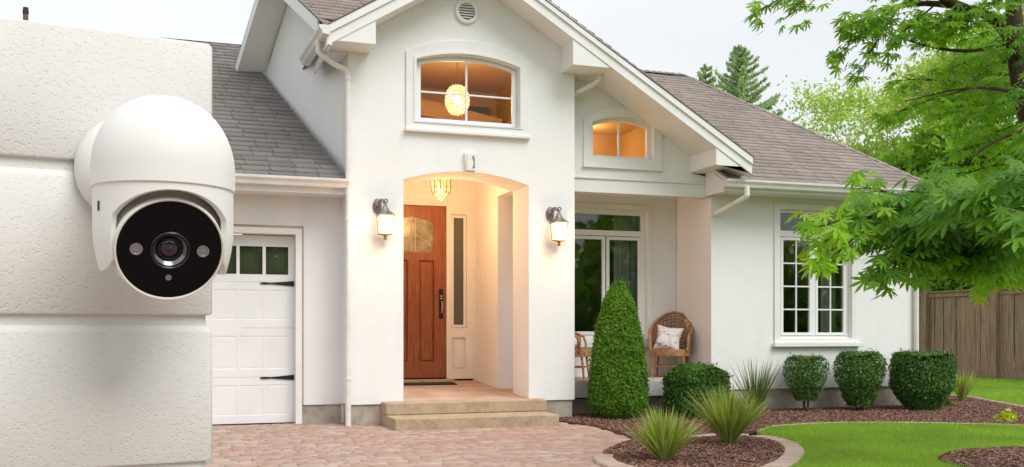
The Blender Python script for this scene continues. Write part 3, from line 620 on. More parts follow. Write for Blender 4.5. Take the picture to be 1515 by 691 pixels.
# porch window
b = MB(); b.xz(rect(3.40, 4.85, 1.10, 3.06), [rect(3.46, 4.77, 2.745, 2.985), rect(3.46, 4.77, 1.14, 2.66)], 1.41, 1.49)
for x0, x1 in ((3.465, 4.16), (4.18, 4.765)): b.xz(rect(x0, x1, 1.145, 2.65), [rect(x0 + .05, x1 - .05, 1.195, 2.60)], 1.395, 1.445)
wD = b.build('window', 'vinyl', H, bevel=.003)
b = MB(); b.xz(rect(3.30, 4.93, 1.02, 3.14), [rect(3.399, 4.851, 1.09, 3.061)], 1.335, 1.3585); b.build('surround', 'white_trim', wD, bevel=.006)
MB().box(3.28, 4.97, 1.285, 1.3585, .955, 1.019).build('sill', 'white_trim', wD, bevel=.006)
MB().add([(3.465,1.422,1.19),(4.765,1.422,1.19),(4.765,1.422,2.605),(3.465,1.422,2.605)],[(0,1,2,3)]).build('pane', 'window_glass', wD); MB().add([(3.465,1.442,2.747),(4.765,1.442,2.747),(4.765,1.442,2.983),(3.465,1.442,2.983)],[(0,1,2,3)]).build('pane', 'window_glass', wD)
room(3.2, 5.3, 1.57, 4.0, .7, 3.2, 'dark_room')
curtain(4.42, 4.80, 1.66, 1.1, 3.0, par=wD)
curtain(3.62, 3.70, 1.66, 1.1, 3.0, .01, par=wD)

# --- garage door
b = MB()
secs = [(.02, .61), (.613, 1.24), (1.243, 1.83), (1.833, 2.43)]
xs = [-.655 - .325 * k for k in range(9)]
for i, (z0, z1) in enumerate(secs):
    hs = []
    for k in range(8):
        x1 = xs[k] - .02; x0 = xs[k + 1] + .02
        if x0 < -3.25: break
        if i == 3: hs.append(rect(x0, x1, 1.93, 2.29))
        else:
            hs.append(rect(x0, x1, z0 + .10, z1 - .10))
    b.xz(rect(-3.3, -.60, z0, z1), hs, .60, .64)
    if i < 3:
        for q in hs:
            (x0, zz0), (x1, _), (_, zz1), _ = q; b.add([(x0, .602, zz0), (x1, .602, zz0), (x1, .602, zz1), (x0, .602, zz1), (x0 + .010, .6048, zz0 + .012), (x1 - .010, .6048, zz0 + .012), (x1 - .010, .6048, zz1 - .012), (x0 + .010, .6048, zz1 - .012),
                (x0 + .03, .603, zz0 + .03), (x1 - .03, .603, zz0 + .03), (x1 - .03, .603, zz1 - .03), (x0 + .03, .603, zz1 - .03)],
                [(0, 1, 5, 4), (1, 2, 6, 5), (2, 3, 7, 6), (3, 0, 4, 7), (4, 5, 9, 8), (5, 6, 10, 9), (6, 7, 11, 10), (7, 4, 8, 11), (8, 9, 10, 11)])
gd = b.build('garage_door', 'garage_paint', H)
for k in range(8):
    x1 = xs[k] - .021; x0 = xs[k + 1] + .021
    if x0 < -3.25: break
    MB().add([(x0,.624,1.931),(x1,.624,1.931),(x1,.624,2.289),(x0,.624,2.289)],[(0,1,2,3)]).build('pane', 'window_glass', gd)
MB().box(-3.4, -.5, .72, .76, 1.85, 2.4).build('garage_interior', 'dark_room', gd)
for z in (1.815, .60):
    b = MB(); b.xz([(-1.03, z - .008), (-.98, z - .014), (-.90, z - .008), (-.66, z - .03), (-.605, z - .035), (-.605, z + .035), (-.66, z + .03), (-.90, z + .008), (-.98, z + .014), (-1.03, z + .008)], [], .586, .599); b.build('strap_hinge', 'black_iron', gd)
b = MB(); b.xz([(-3.38, .0), (-3.3, .0), (-3.3, 2.44), (-.60, 2.44), (-.60, .0), (-.52, .0), (-.52, 2.52), (-3.38, 2.52)], [], .43, .60); b.build('garage_frame', 'white_trim', H, bevel=.005)
b = MB(); b.xz([(-.515, .25), (-.50, .25), (-.50, 2.55), (-3.4, 2.55), (-3.4, 2.525), (-.515, 2.525)], [], .44, .4495); b.build('garage_frame', 'porch_concrete', H)

# --- front door set
DX0, DX1, DZ0, DZ1 = .91, 1.95, .47, 3.15; dm = (DX0 + DX1) / 2
gl = [(dm - .32, 2.43), (dm + .32, 2.43), (dm + .32, 2.90), (dm + .16, 2.955), (dm, 2.985), (dm - .16, 2.955), (dm - .32, 2.90)]
pl = [rect(dm - .33, dm - .09, .72, 2.30), rect(dm + .09, dm + .33, .72, 2.30)]
b = MB(); b.xz(rect(DX0, DX1, DZ0, DZ1), [gl] + pl, 2.545, 2.60)
for q in pl:
    (x0, z0), (x1, _), (_, z1), _ = q; b.box(x0, x1, 2.585, 2.60, z0, z1); b.box(x0 + .03, x1 - .03, 2.565, 2.584, z0 + .03, z1 - .03)
fd = b.build('front_door', 'door_wood', H, bevel=.005)
MB().xz(gl, [], 2.567, 2.575).build('door_glass', 'frosted_glass', fd)
b = MB()
def came(p, q, w_=.007): b.tube([(p[0], 2.562, p[1]), (q[0], 2.562, q[1])], w_, 6)
came((dm - .035, 2.44), (dm - .035, 2.95)); came((dm + .035, 2.44), (dm + .035, 2.95)); came((dm - .035, 2.70), (dm - .28, 2.53)); came((dm + .035, 2.70), (dm + .28, 2.53)); came((dm - .035, 2.95), (dm - .2, 2.72)); came((dm + .035, 2.95), (dm + .2, 2.72))
came((dm + .28, 2.53), (dm + .25, 2.60)); came((dm - .28, 2.53), (dm - .25, 2.60))
b.build('lead_lines', 'lead_came', fd)
b = MB(); b.box(1.835, 1.905, 2.522, 2.5445, 1.40, 1.86); k_ = b.build('door_lock', 'black_iron', fd, bevel=.012)
b = MB(); b.tube([(1.87, 2.51, 1.66), (1.87, 2.48, 1.66), (1.87, 2.475, 1.52), (1.87, 2.51, 1.48)], .012, 8)
for z in (1.70, 1.74): b.box(1.85, 1.89, 2.519, 2.5215, z, z + .02)
b.build('handle', 'screw_metal', k_)
b = MB(); b.lathe([(.007, 0), (.007, .006)], Matrix.Translation((dm - .03, 2.545, 1.95)) @ Matrix.Rotation(R(90), 4, 'X'), 10); b.build('peephole', 'black_iron', fd)
b = MB(); b.xz([(.80, .45), (.905, .45), (.905, 3.155), (1.955, 3.155), (1.955, .45), (2.40, .45), (2.40, 3.23), (.80, 3.23)], [rect(2.03, 2.28, 1.25, 3.03), rect(2.05, 2.26, .60, 1.10)], 2.515, 2.60)
b.xz([(.78, .45), (.80, .45), (.80, 3.23), (2.385, 3.23), (2.385, .45), (2.418, .45), (2.418, 3.27), (.78, 3.27)], [], 2.485, 2.4995)
b.xz(rect(2.035, 2.275, 1.255, 3.025), [rect(2.075, 2.235, 1.30, 2.98)], 2.535, 2.57); b.box(2.05, 2.26, 2.55, 2.6, .60, 1.10); b.box(2.08, 2.23, 2.535, 2.5495, .63, 1.07)
sf = b.build('door_frame', 'white_trim', H, bevel=.004)
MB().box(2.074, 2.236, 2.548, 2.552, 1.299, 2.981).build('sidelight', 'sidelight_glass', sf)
MB().box(.5, 2.45, 2.72, 2.76, .3, 3.4).build('hall_backing', 'dark_room', H)
# --- gable vent
b = MB(); cv = Matrix.Translation((1.55, 0, 5.385)) @ Matrix.Rotation(R(90), 4, 'X')
b.lathe([(.112, .002), (.112, .035), (.135, .045), (.155, .04), (.165, .02), (.165, .002)], cv, 36, cap=False); gv = b.build('gable_vent', 'white_trim', H, smooth=40)
MB().lathe([(.113, .002), (.113, .006)], cv, 30).build('vent_backing', 'grey_room', gv)
b = MB()
for k in range(6):
    z = 5.305 + .034 * k - .005; hw = math.sqrt(max(0.0001, .108 ** 2 - (z - 5.385) ** 2))
    b.add([(1.55 - hw, -.034, z), (1.55 + hw, -.034, z), (1.55 + hw, -.010, z + .024), (1.55 - hw, -.010, z + .024), (1.55 - hw, -.034, z - .005), (1.55 + hw, -.034, z - .005)], [(0, 1, 2, 3), (0, 4, 5, 1)])
b.build('louvre', 'white_trim', gv)
# --- keystone plaque with its dark sign
b = MB(); b.xz([(1.535, 3.30), (1.665, 3.30), (1.69, 3.53), (1.51, 3.53)], [], -.055, -.001); ks = b.build('keystone', 'white_trim', H, bevel=.008)
b = MB(); b.tube([(1.642, -.058, 3.475), (1.632, -.058, 3.49), (1.620, -.058, 3.475), (1.624, -.058, 3.455), (1.640, -.058, 3.45), (1.641, -.058, 3.40), (1.636, -.058, 3.37), (1.640, -.058, 3.34), (1.618, -.058, 3.335)], [.004, .006, .006, .005, .007, .004, .007, .007, .005], 6); b.build('emblem', 'black_iron', ks)
b = MB(); b.lathe([(.005, 0), (.005, .05)], Matrix.Translation((1.545, -.05, 3.30)) @ Matrix.Translation((0, 0, .06)), 6); b.box(1.540, 1.545, -.058, -.0555, 3.32, 3.50); b.build('emblem', 'screw_metal', ks)

# ================================================================ LAMPS
def wall_lantern(x, z, label):
    g = empty('wall_lantern', (x, 0, z)); tag(g, label, 'wall lamp', 'wall lanterns beside the entry arch')
    b = MB(); b.lathe([(.0, .0), (.055, .0), (.058, .012), (.045, .022), (.0, .026)], Matrix.Translation((-.06, -.002, .16)) @ Matrix.Rotation(R(90), 4, 'X') @ Matrix.Scale(1.7, 4, (0, 1, 0)), 24, cap=False); b.build('back_plate', 'aged_bronze', g, smooth=60)
    b = MB(); b.tube(smoothloop([(-.06, -.02, .13), (-.05, -.07, .175), (-.02, -.12, .215), (.015, -.14, .20), (.02, -.14, .15)], 5, False), .014, 8)
    b.tube(smoothloop([(-.055, -.02, .19), (-.03, -.07, .235), (.01, -.10, .225), (.0, -.12, .185)], 5, False), .011, 8)
    b.tube(smoothloop([(.01, -.13, .23), (.035, -.14, .235), (.045, -.14, .21), (.03, -.14, .195)], 5, False), .009, 6)
    b.build('arm', 'aged_bronze', g, smooth=60)
    c = Vector((.015, -.145, 0)); b = MB(); prof_ = [(.022, .15), (.03, .12), (.05, .08), (.085, .045), (.118, .02), (.118, .008)]; n = 4; vs = []; fs = []
    for r_, zz_ in prof_:
        for k in range(4): a = math.pi / 4 + k * math.pi / 2; vs.append(c + Vector((r_ * math.cos(a) * 1.25, r_ * math.sin(a) * 1.25, zz_ + .015)))
    for i in range(len(prof_) - 1):
        for k in range(4): fs.append((i * 4 + k, i * 4 + (k + 1) % 4, (i + 1) * 4 + (k + 1) % 4, (i + 1) * 4 + k))
    fs += [(3, 2, 1, 0), tuple(range(20, 24))]; b.add(vs, fs); b.build('hood', 'aged_bronze', g, bevel=.004)
    b = MB(); t, bo = .088, .072
    for sx, sy in ((1, 1), (-1, 1), (1, -1), (-1, -1)): b.tube([c + Vector((t * sx, t * sy, .02)), c + Vector((bo * sx, bo * sy, -.205))], .006, 6)
    for k in range(4):
        a = k * math.pi / 2; q = lambda s_: [c + Vector((s_ * sx, s_ * sy, 0)) for sx, sy in ((1, 1), (-1, 1), (-1, -1), (1, -1))]
        L1 = [v + Vector((0, 0, -.205)) for v in q(bo)]; b.tube([L1[k], L1[(k + 1) % 4]], .007, 6)
    b.lathe([(.09, -.208), (.05, -.222), (.02, -.232), (.016, -.25), (.024, -.262), (.012, -.278), (.0, -.285)], Matrix.Translation(c), 12, cap=False)
    b.build('cage', 'brass', g, smooth=40)
    b = MB(); vs = [c + Vector((s_ * sx, s_ * sy, z_)) for s_, z_ in ((t - .006, .018), (bo - .006, -.20)) for sx, sy in ((1, 1), (-1, 1), (-1, -1), (1, -1))]
    b.add(vs, [(0, 1, 5, 4), (1, 2, 6, 5), (2, 3, 7, 6), (3, 0, 4, 7), (4, 5, 6, 7)]); b.build('lantern_glass', 'lantern_glow', g)
    l = bpy.data.lights.new('lantern_light', 'POINT'); l.energy = 12; l.color = (1, .60, .28); l.shadow_soft_size = .07; lo = bpy.data.objects.new('lantern_light', l); C.objects.link(lo); lo.parent = g; lo.location = (c.x, -.30, -.13)
wall_lantern(.43, 2.63, 'lit bronze wall lantern on the pier left of the arch, nearest the downspout')
wall_lantern(2.78, 2.62, 'lit bronze wall lantern on the pier right of the arch, nearest the porch window')
# pendant in the entry
g = empty('pendant_lamp', (1.52, 1.2, 3.62)); tag(g, 'glowing crystal ceiling lamp hanging inside the arched entry above the door', 'ceiling lamp')
MB().tube([(0, 0, 0), (0, 0, -.26)], .008, 8).build('rod', 'brass', g)
b = MB(); b.lathe([(.145, -.20), (.152, -.212), (.152, -.225), (.145, -.235)], None, 24); b.lathe([(.045, -.51), (.035, -.54), (.0, -.555)], None, 16, cap=False)
for k in range(10):
    a = 2 * math.pi * k / 10; q = lambda r_, z_: (r_ * math.cos(a), r_ * math.sin(a), z_); b.tube([q(.146, -.23), q(.146, -.38), q(.134, -.44), q(.09, -.50), q(.035, -.525)], .005, 5)
b.build('cage', 'aged_bronze', g, smooth=40)
b = MB()
for k in range(44):
    a = 2 * math.pi * k / 44; r_ = .130 if k % 2 else .088; x, y = r_ * math.cos(a), r_ * math.sin(a); z1 = -.42 if k % 2 else -.485
    b.lathe([(.004, z1), (.011, z1 + .03), (.011, -.27), (.003, -.24)], Matrix.Translation((x, y, 0)), 6)
b.build('crystal_drops', 'crystal', g)
MB().lathe([(0, -.46), (.03, -.45), (.05, -.41), (.05, -.36), (.03, -.32), (0, -.31)], None, 16, cap=False).build('bulb', 'bulb', g, smooth=179)
l = bpy.data.lights.new('entry_light', 'POINT'); l.energy = 42; l.color = (1, .50, .20); l.shadow_soft_size = .12; lo = bpy.data.objects.new('entry_light', l); C.objects.link(lo); lo.parent = g; lo.location = (0, 0, -.66)
# chandelier behind the upper window
g = empty('chandelier', (1.76, 1.2, 5.14)); tag(g, 'round glowing crystal chandelier seen through the upper arched window', 'chandelier')
MB().tube([(0, 0, 0), (0, 0, -.46)], .006, 8).build('rod', 'brass', g)
b = MB()
for i in range(13):
    ph = math.pi * (i + .5) / 13; rr = .168 * math.sin(ph) ** .8; z = -.63 + .205 * math.cos(ph); n = max(6, int(30 * math.sin(ph)))
    for k in range(n):
        a = 2 * math.pi * (k + .5 * (i % 2)) / n; p = Vector((rr * math.cos(a), rr * math.sin(a), z)); s_ = .017 * random.uniform(.8, 1.2)
        b.add([p + Vector(v) * s_ for v in ((1, 0, 0), (-1, 0, 0), (0, 1, 0), (0, -1, 0), (0, 0, 1.3), (0, 0, -1.3))], [(0, 2, 4), (2, 1, 4), (1, 3, 4), (3, 0, 4), (2, 0, 5), (1, 2, 5), (3, 1, 5), (0, 3, 5)])
b.build('crystal_ball', 'crystal', g)
MB().lathe([(0, -.70), (.045, -.68), (.065, -.63), (.045, -.58), (0, -.56)], None, 16, cap=False).build('bulb', 'bulb', g, smooth=179)
l = bpy.data.lights.new('chandelier_light', 'POINT'); l.energy = 38; l.color = (1, .78, .48); l.shadow_soft_size = .16; lo = bpy.data.objects.new('chandelier_light', l); C.objects.link(lo); lo.parent = g; lo.location = (0, 0, -.63)
g = empty('ceiling_globe', (3.75, 1.2, 4.25)); tag(g, 'warm ceiling light lighting the room behind the small gable window', 'ceiling lamp')
MB().lathe([(0, 0), (.09, -.01), (.09, -.04), (.04, -.08), (0, -.085)], None, 20, cap=False).build('lamp_shade', 'lantern_glow', g, smooth=60)
l = bpy.data.lights.new('room_light', 'POINT'); l.energy = 7.5; l.color = (1, .76, .46); l.shadow_soft_size = .1; lo = bpy.data.objects.new('room_light', l); C.objects.link(lo); lo.parent = g; lo.location = (0, -.1, -.22)

# doormat and switch
b = MB(); b.xy([(-.48, -.16), (.48, -.16), (.48, .14), (-.48, .14)], [], 0, .014); o = b.build('doormat', 'mat_rubber', bevel=.004); o.location = (1.48, 2.07, .402); o.rotation_euler = (R(2.8), 0, 0); tag(o, 'thin black doormat in front of the wooden front door', 'doormat')
g = empty('doorbell_plate', (2.418, 2.1, 1.98)); tag(g, 'small white bell plate on the entry side wall', 'doorbell')
MB().box(-.018, 0, -.045, .045, -.09, .09).build('plate', 'vinyl', g, bevel=.006); MB().box(-.026, -.0185, -.018, .018, -.04, .04).build('button', 'plastic_cream', g, bevel=.003)

# ================================================================ NEAR GARDEN WALL + SECURITY CAMERA
fi = math.atan(1467 / 2843.0)
Wd = Vector(RV * math.cos(fi) + DV * math.sin(fi)); Wn = Vector(RV * math.sin(fi) - DV * math.cos(fi))     # along the wall, and its outward normal
E_ = Vector(CAM) + Vector(RV) * (-.4875) + Vector(DV) * 1.62; E_.z = 0
frm = Matrix(((Wd.x, -Wn.x, 0, E_.x), (Wd.y, -Wn.y, 0, E_.y), (0, 0, 1, 0), (0, 0, 0, 1)))   # local: x along wall (0 at its end), y into the wall, z up
b = MB(); zs = [(-.05, .028)]; z = .028
bands = []
top = 1.67; edges = [1.452 - .238 * k for k in range(6)]
hi_ = top
for e in edges: bands.append((e + .012, hi_)); hi_ = e - .011
bands.append((-.05, hi_))
# outline with rounded arrises: one profile per band lofted round the end of the wall
def ring(inset): return [(-3.2, inset), (-inset - .012, inset), (-inset - .004, inset + .003), (-inset, inset + .012), (-inset, .34 - inset - .012), (-inset - .012, .34 - inset), (-3.2, .34 - inset)]
prof_w = []
for z0, z1 in bands[::-1]:
    prof_w += [(.009, z0 - .0005), (.0015, z0 + .001), (0, z0 + .004), (0, z1 - .005), (.002, z1 - .001), (.009, z1 + .006)]
prof_w = prof_w[:-1] + [(.006, top)]
vs = []; fs = []; n = 7
for ins, z in prof_w:
    for p in ring(ins): vs.append((p[0], p[1], z))
for i in range(len(prof_w) - 1):
    for k in range(n): a = i * n + k; c = i * n + (k + 1) % n; fs.append((a, c, c + n, a + n))
fs.append(tuple(range((len(prof_w) - 1) * n, len(prof_w) * n))); b.add(vs, fs)
o = b.build('garden_wall', 'pitted_stucco', smooth=35); o.matrix_world = frm
tag(o, 'near white pitted stucco wall with horizontal grooves, carrying the security camera', 'wall')

# security camera: local frame of the dome: x along camera right, y towards the view depth, z up
g = empty('security_camera'); tag(g, 'white dome security camera with round black lens face mounted on the grooved wall', 'security camera')
mount = Vector(CAM) + Vector(RV) * (-.599) + Vector(DV) * 1.5624; mount.z = 0
# centre of the mounting disc on the wall, 1.448 m up
s_m = (mount - E_).dot(Wd); Mc = E_ + Wd * s_m + Vector((0, 0, 1.2 + (490 - 253) / F * 1.555))
axis = Vector(CAM) + Vector(RV) * ((243 - CX) / F * 1.43) + Vector(DV) * 1.43
g.location = (axis.x, axis.y, 1.40); O = Vector(g.location)
lm = lambda p: Vector(p) - O
# dome
RD = .0985; b = MB(); pr = [(RD - .004, .0), (RD, .003), (RD, .03)]
for i in range(1, 17): a = i / 16 * math.pi / 2; pr.append((RD * math.cos(a) ** .90 if i < 16 else .0005, .03 + .107 * math.sin(a)))
pr = [(.09, .004)] + pr; b.lathe(pr, None, 72, cap=False); b.lathe([(.0005, .004), (.0965, .0035)], None, 72, cap=False); b.build('dome', 'plastic_white', g, smooth=50)
# mount
b = MB(); N_ = 48; vs = []; fs = []; base = Mc - E_; cen = [(.001, .082, 0), (.004, .084, 0), (.016, .0845, .0), (.036, .081, .008), (.048, .072, .015), (.055, .062, .02), (.070, .055, .03), (.11, .05, .045)]
for q, r_, sh in cen:
    c0 = Mc + Wn * q + Wd * sh
    for k in range(N_): a = 2 * math.pi * k / N_; vs.append(lm(c0 + (Wd * math.cos(a) + Vector((0, 0, 1)) * math.sin(a)) * r_))
for i in range(len(cen) - 1):
    for k in range(N_): a = i * N_ + k; c = i * N_ + (k + 1) % N_; fs.append((a, c, c + N_, a + N_))
fs.append(tuple(range((len(cen) - 1) * N_, len(cen) * N_))); b.add(vs, fs); mt = b.build('wall_mount', 'plastic_white', g, smooth=50)
b = MB(); c0 = lm(Mc + Wd * -.028 + Wn * .012 + Vector((0, 0, -.079))); b.lathe([(.005, 0), (.005, -.004), (.003, -.006)], Matrix.Translation(c0), 10); b.build('screw', 'screw_metal', mt)
# view direction of the lens head
fx = (Vector(RV) * .026 + Vector(DV) * -.050 + Vector((0, 0, -.022))).normalized(); hz = Vector((fx.x, fx.y, 0)).normalized(); sx_ = Vector((-hz.y, hz.x, 0))   # sx_: to the picture's right
if sx_.dot(Vector(RV)) < 0: sx_ = -sx_
BC = Vector((0, 0, -.066)); BR = .082
# yoke: shell under the dome with an arched opening front and back
b = MB(); n = 288; rows = 10; vs = []; fs = []
def ylow_(th):
    h = abs(RS * math.sin(th)); c_ = .0815; low = -.116
    if h >= c_: u = min(1, (RS - h) / (RS - c_)); return low + .012 * u ** 2
    e = BC.z + .058 * math.sqrt(1 - (h / c_) ** 2) ** .9; k = (.985 - h / c_) / .05
    return e if k > 1 else (low + .012) * (1 - max(0, k)) + e * max(0, k)
RS = .0958
for i in range(n):
    th = 2 * math.pi * i / n; zl = min(-.004, ylow_(th))
    for j in range(rows + 1):
        z = .002 + (zl - .002) * j / rows; tp = max(0, (-z - .06) / .055); r_ = RS - .010 * tp ** 1.6 - (.0 if j else 0)
        d_ = hz * math.cos(th) + sx_ * math.sin(th); vs.append(d_ * r_ + Vector((0, 0, z)))
for i in range(n):
    for j in range(rows): a = i * (rows + 1) + j; c = ((i + 1) % n) * (rows + 1) + j; fs.append((a, c, c + 1, a + 1))
b.add(vs, fs); yo = b.build('yoke', 'plastic_white', g, smooth=60)
md = yo.modifiers.new('Solidify', 'SOLIDIFY'); md.thickness = .009; md.offset = -1; md = yo.modifiers.new('Bevel', 'BEVEL'); md.width = .0022; md.segments = 3; md.limit_method = 'ANGLE'; md.angle_limit = R(45)
# little reset slot on the left cheek
b = MB(); dl_ = (-sx_ * .94 + hz * .34).normalized(); b.box(-.002, .002, -.001, .001, -.006, .006)
o = b.build('port', 'matt_black', yo); o.location = dl_ * (RS - .0001) + Vector((0, 0, -.028)); o.rotation_euler = dl_.to_track_quat('Y', 'Z').to_euler(); o.scale = (1.0, 1.4, 1.1)
# ball head
qf = fx.to_track_quat('Z', 'Y').to_matrix().to_4x4(); MH = Matrix.Translation(BC) @ qf
b = MB(); pr = []; zc = .040
for i in range(25):
    a = -math.pi / 2 + i / 24 * (math.pi / 2 + math.asin(zc / BR)); pr.append((max(.0004, BR * math.cos(a)), BR * math.sin(a)))
pr += [(.0742, .047), (.0735, .054), (.0712, .056)]; b.lathe(pr, MH, 72, cap=False); hd = b.build('camera_head', 'plastic_white', g, smooth=50)
b = MB(); b.lathe([(.0738, .0545), (.0736, .0585), (.0722, .0600), (.0704, .0592), (.0700, .055)], MH, 72, cap=False); b.build('bezel', 'plastic_cream', hd, smooth=60)
b = MB(); b.lathe([(.0701, .0555), (.0700, .0572), (.045, .0578), (.0275, .0580), (.0270, .0560), (.0262, .0540)], MH, 72, cap=False); fp = b.build('face_plate', 'gloss_black', g, smooth=30)
b = MB(); b.lathe([(.0268, .0565), (.0268, .0600), (.0252, .0612), (.0238, .0600), (.0228, .0565)], MH, 48, cap=False); ln = b.build('lens', 'lens_ring', g, smooth=40)
b = MB(); b.lathe([(.0228, .0566), (.0205, .0545), (.0150, .0500)], MH, 48, cap=False); b.build('lens_barrel', 'lens_ring_light', ln, smooth=40)
b = MB(); b.lathe([(.0162, .0520), (.0158, .0540), (.0138, .0540), (.0128, .0500)], MH, 40, cap=False); b.build('inner_ring', 'lens_ring', ln, smooth=40)
b = MB(); b.lathe([(.0262, .0535), (.0130, .0490), (.0127, .0475)], MH, 40, cap=False); b.build('lens_well', 'matt_black', ln, smooth=60)
b = MB(); b.lathe([(.0150, .0500), (.0125, .0522), (.008, .0540), (.004, .0547), (.0004, .0549)], MH, 40, cap=False); b.build('lens_glass', 'lens_glass', ln, smooth=179)
b = MB(); b.lathe([(.0035, .0555), (.0028, .0560), (.0002, .0562)], MH, 16, cap=False); b.build('lens_core', 'lens_core', ln)
uy = fx.cross(sx_).normalized(); uy = uy if uy.z > 0 else -uy
for a_, c_, r_ in ((-.0445, .0, .0085), (.0445, .0, .0085), (0.0, -.040, .0042)):
    P = Matrix.Translation(sx_ * a_ + uy * c_ ) @ MH
    b = MB(); b.lathe([(r_, .0578), (r_, .0590), (r_ * .82, .0592), (r_ * .74, .0580), (r_ * .4, .0584), (.0002, .0588)], P, 24, cap=False); b.build('infrared_led', 'led_clear', fp, smooth=30)

# ================================================================ PORCH CHAIRS
def make_chair():
    g = empty('wicker_chair'); W2, SD, SH = .29, .27, .42
    # surfaces: barrel back that wraps into arms. u in [-1,1] around, v 0..1 upwards
    def surf(u, v):
        a = u * R(112); x = W2 * 1.02 * math.sin(a); y = .02 + SD * math.cos(a) * 1.05     # y positive = rear
        hgt = .24 + .34 * max(0, math.cos(a * .80)) ** 1.6 if abs(u) < 1 else .24
        z = SH - .02 + hgt * v; return Vector((x * (1 + .06 * v), y + .11 * v * max(0, math.cos(a)), z))
    b = MB(); nu, nv = 30, 12
    for i in range(nu + 1):
        u = -1 + 2 * i / nu; pts = []
        for j in range(9): p = surf(u, j / 8); off = .008 * (1 if (i + j) % 2 else -1); pts.append(p + Vector((math.sin(u * 2), math.cos(u * 2), 0)) * off)
        b.tube(pts, .0085, 4, False)
    for j in range(nv + 1):
        pts = [surf(-1 + 2 * i / 60, j / nv) + Vector((math.sin(-2 + 4 * i / 60), math.cos(-2 + 4 * i / 60), 0)) * .009 * (1 if (i // 2 + j) % 2 else -1) for i in range(61)]
        b.tube(pts, .0095, 4, False)
    b.build('backrest', 'wicker', g)
    MB().tube([surf(-1 + 2 * i / 40, 1) for i in range(41)], .021, 8).build('rim', 'wicker', g, smooth=60)
    for s in (-1, 1):
        b = MB(); b.tube([surf(s, 0) + Vector((0, .0, 0)), surf(s, .5), surf(s, 1)], .02, 8); b.tube([surf(s, 1), surf(s, 1) + Vector((0, -.06, -.03)), surf(s, 1) + Vector((0, -.09, -.12)), surf(s, 0) + Vector((0, -.10, 0))], .018, 8); b.build('arm', 'wicker', g, smooth=60)
    out_ = [(W2 * math.sin(t), -.02 + .28 * math.cos(t)) for t in np.linspace(0, 2 * math.pi, 28, endpoint=False)]
    out_ = [(x * 1.05, y if y < 0 else y) for x, y in out_]; b = MB(); b.xy(out_, [], SH - .10, SH); b.build('seat', 'wicker', g, bevel=.012)
    for sx, sy in ((-1, -1), (1, -1), (-1, 1), (1, 1)):
        b = MB(); b.tube([(sx * .21, sy * .19, SH - .03), (sx * .225, sy * .215, .2), (sx * .245, sy * .235, 0)], [.02, .018, .015], 8); b.build('leg', 'wicker', g, smooth=60)
    b = MB(); z = .17
    c4 = [(-.228, -.22, z), (.228, -.22, z), (.228, .22, z), (-.228, .22, z)]
    for k in range(4): b.tube([c4[k], c4[(k + 1) % 4]], .010, 6)
    b.build('stretcher', 'wicker', g); return g
ch = make_chair(); ch.location = (5.02, .92, .507); ch.rotation_euler = (0, 0, R(-36))
tag(ch, 'brown wicker armchair with pillow in the porch corner right of the window', 'chair', 'wicker chairs on the porch')
ch2 = copy_tree(ch); ch2.location = (3.43, 1.0, .507); ch2.rotation_euler = (0, 0, R(58))
tag(ch2, 'brown wicker chair half hidden behind the entry pier, left of the cone tree', 'chair', 'wicker chairs on the porch')
def pillow(loc, rot, s, label):
    n = 14; vs = []; fs = []
    for k in (1, -1):
        for i in range(n + 1):
            for j in range(n + 1):
                u, v = -1 + 2 * i / n, -1 + 2 * j / n; e = (1 - u ** 4) * (1 - v ** 4); pin = 1 - .10 * (abs(u * v)) * -1 - .07 * (1 - u * u) * abs(v) ** 3 - .07 * (1 - v * v) * abs(u) ** 3
                vs.append((u * s * pin, k * .075 * e ** .6 , v * s * pin))
    m_ = (n + 1) ** 2
    for k in range(2):
        for i in range(n):
            for j in range(n): a = k * m_ + i * (n + 1) + j; f = (a, a + 1, a + n + 2, a + n + 1); fs.append(f if k == 0 else f[::-1])
    o = raw('pillow', vs, fs, 'cushion_print', None, 60); o.location = loc; o.rotation_euler = rot; return tag(o, label, 'pillow', 'patterned pillows on the porch chairs')
pillow((4.97, .89, .507 + .585), (R(-22), R(8), R(-36)), .18, 'white pillow with blue and rust print on the right wicker chair')
pillow((3.40, .98, .507 + .60), (R(-20), R(-10), R(58)), .17, 'printed pillow on the wicker chair behind the entry pier')

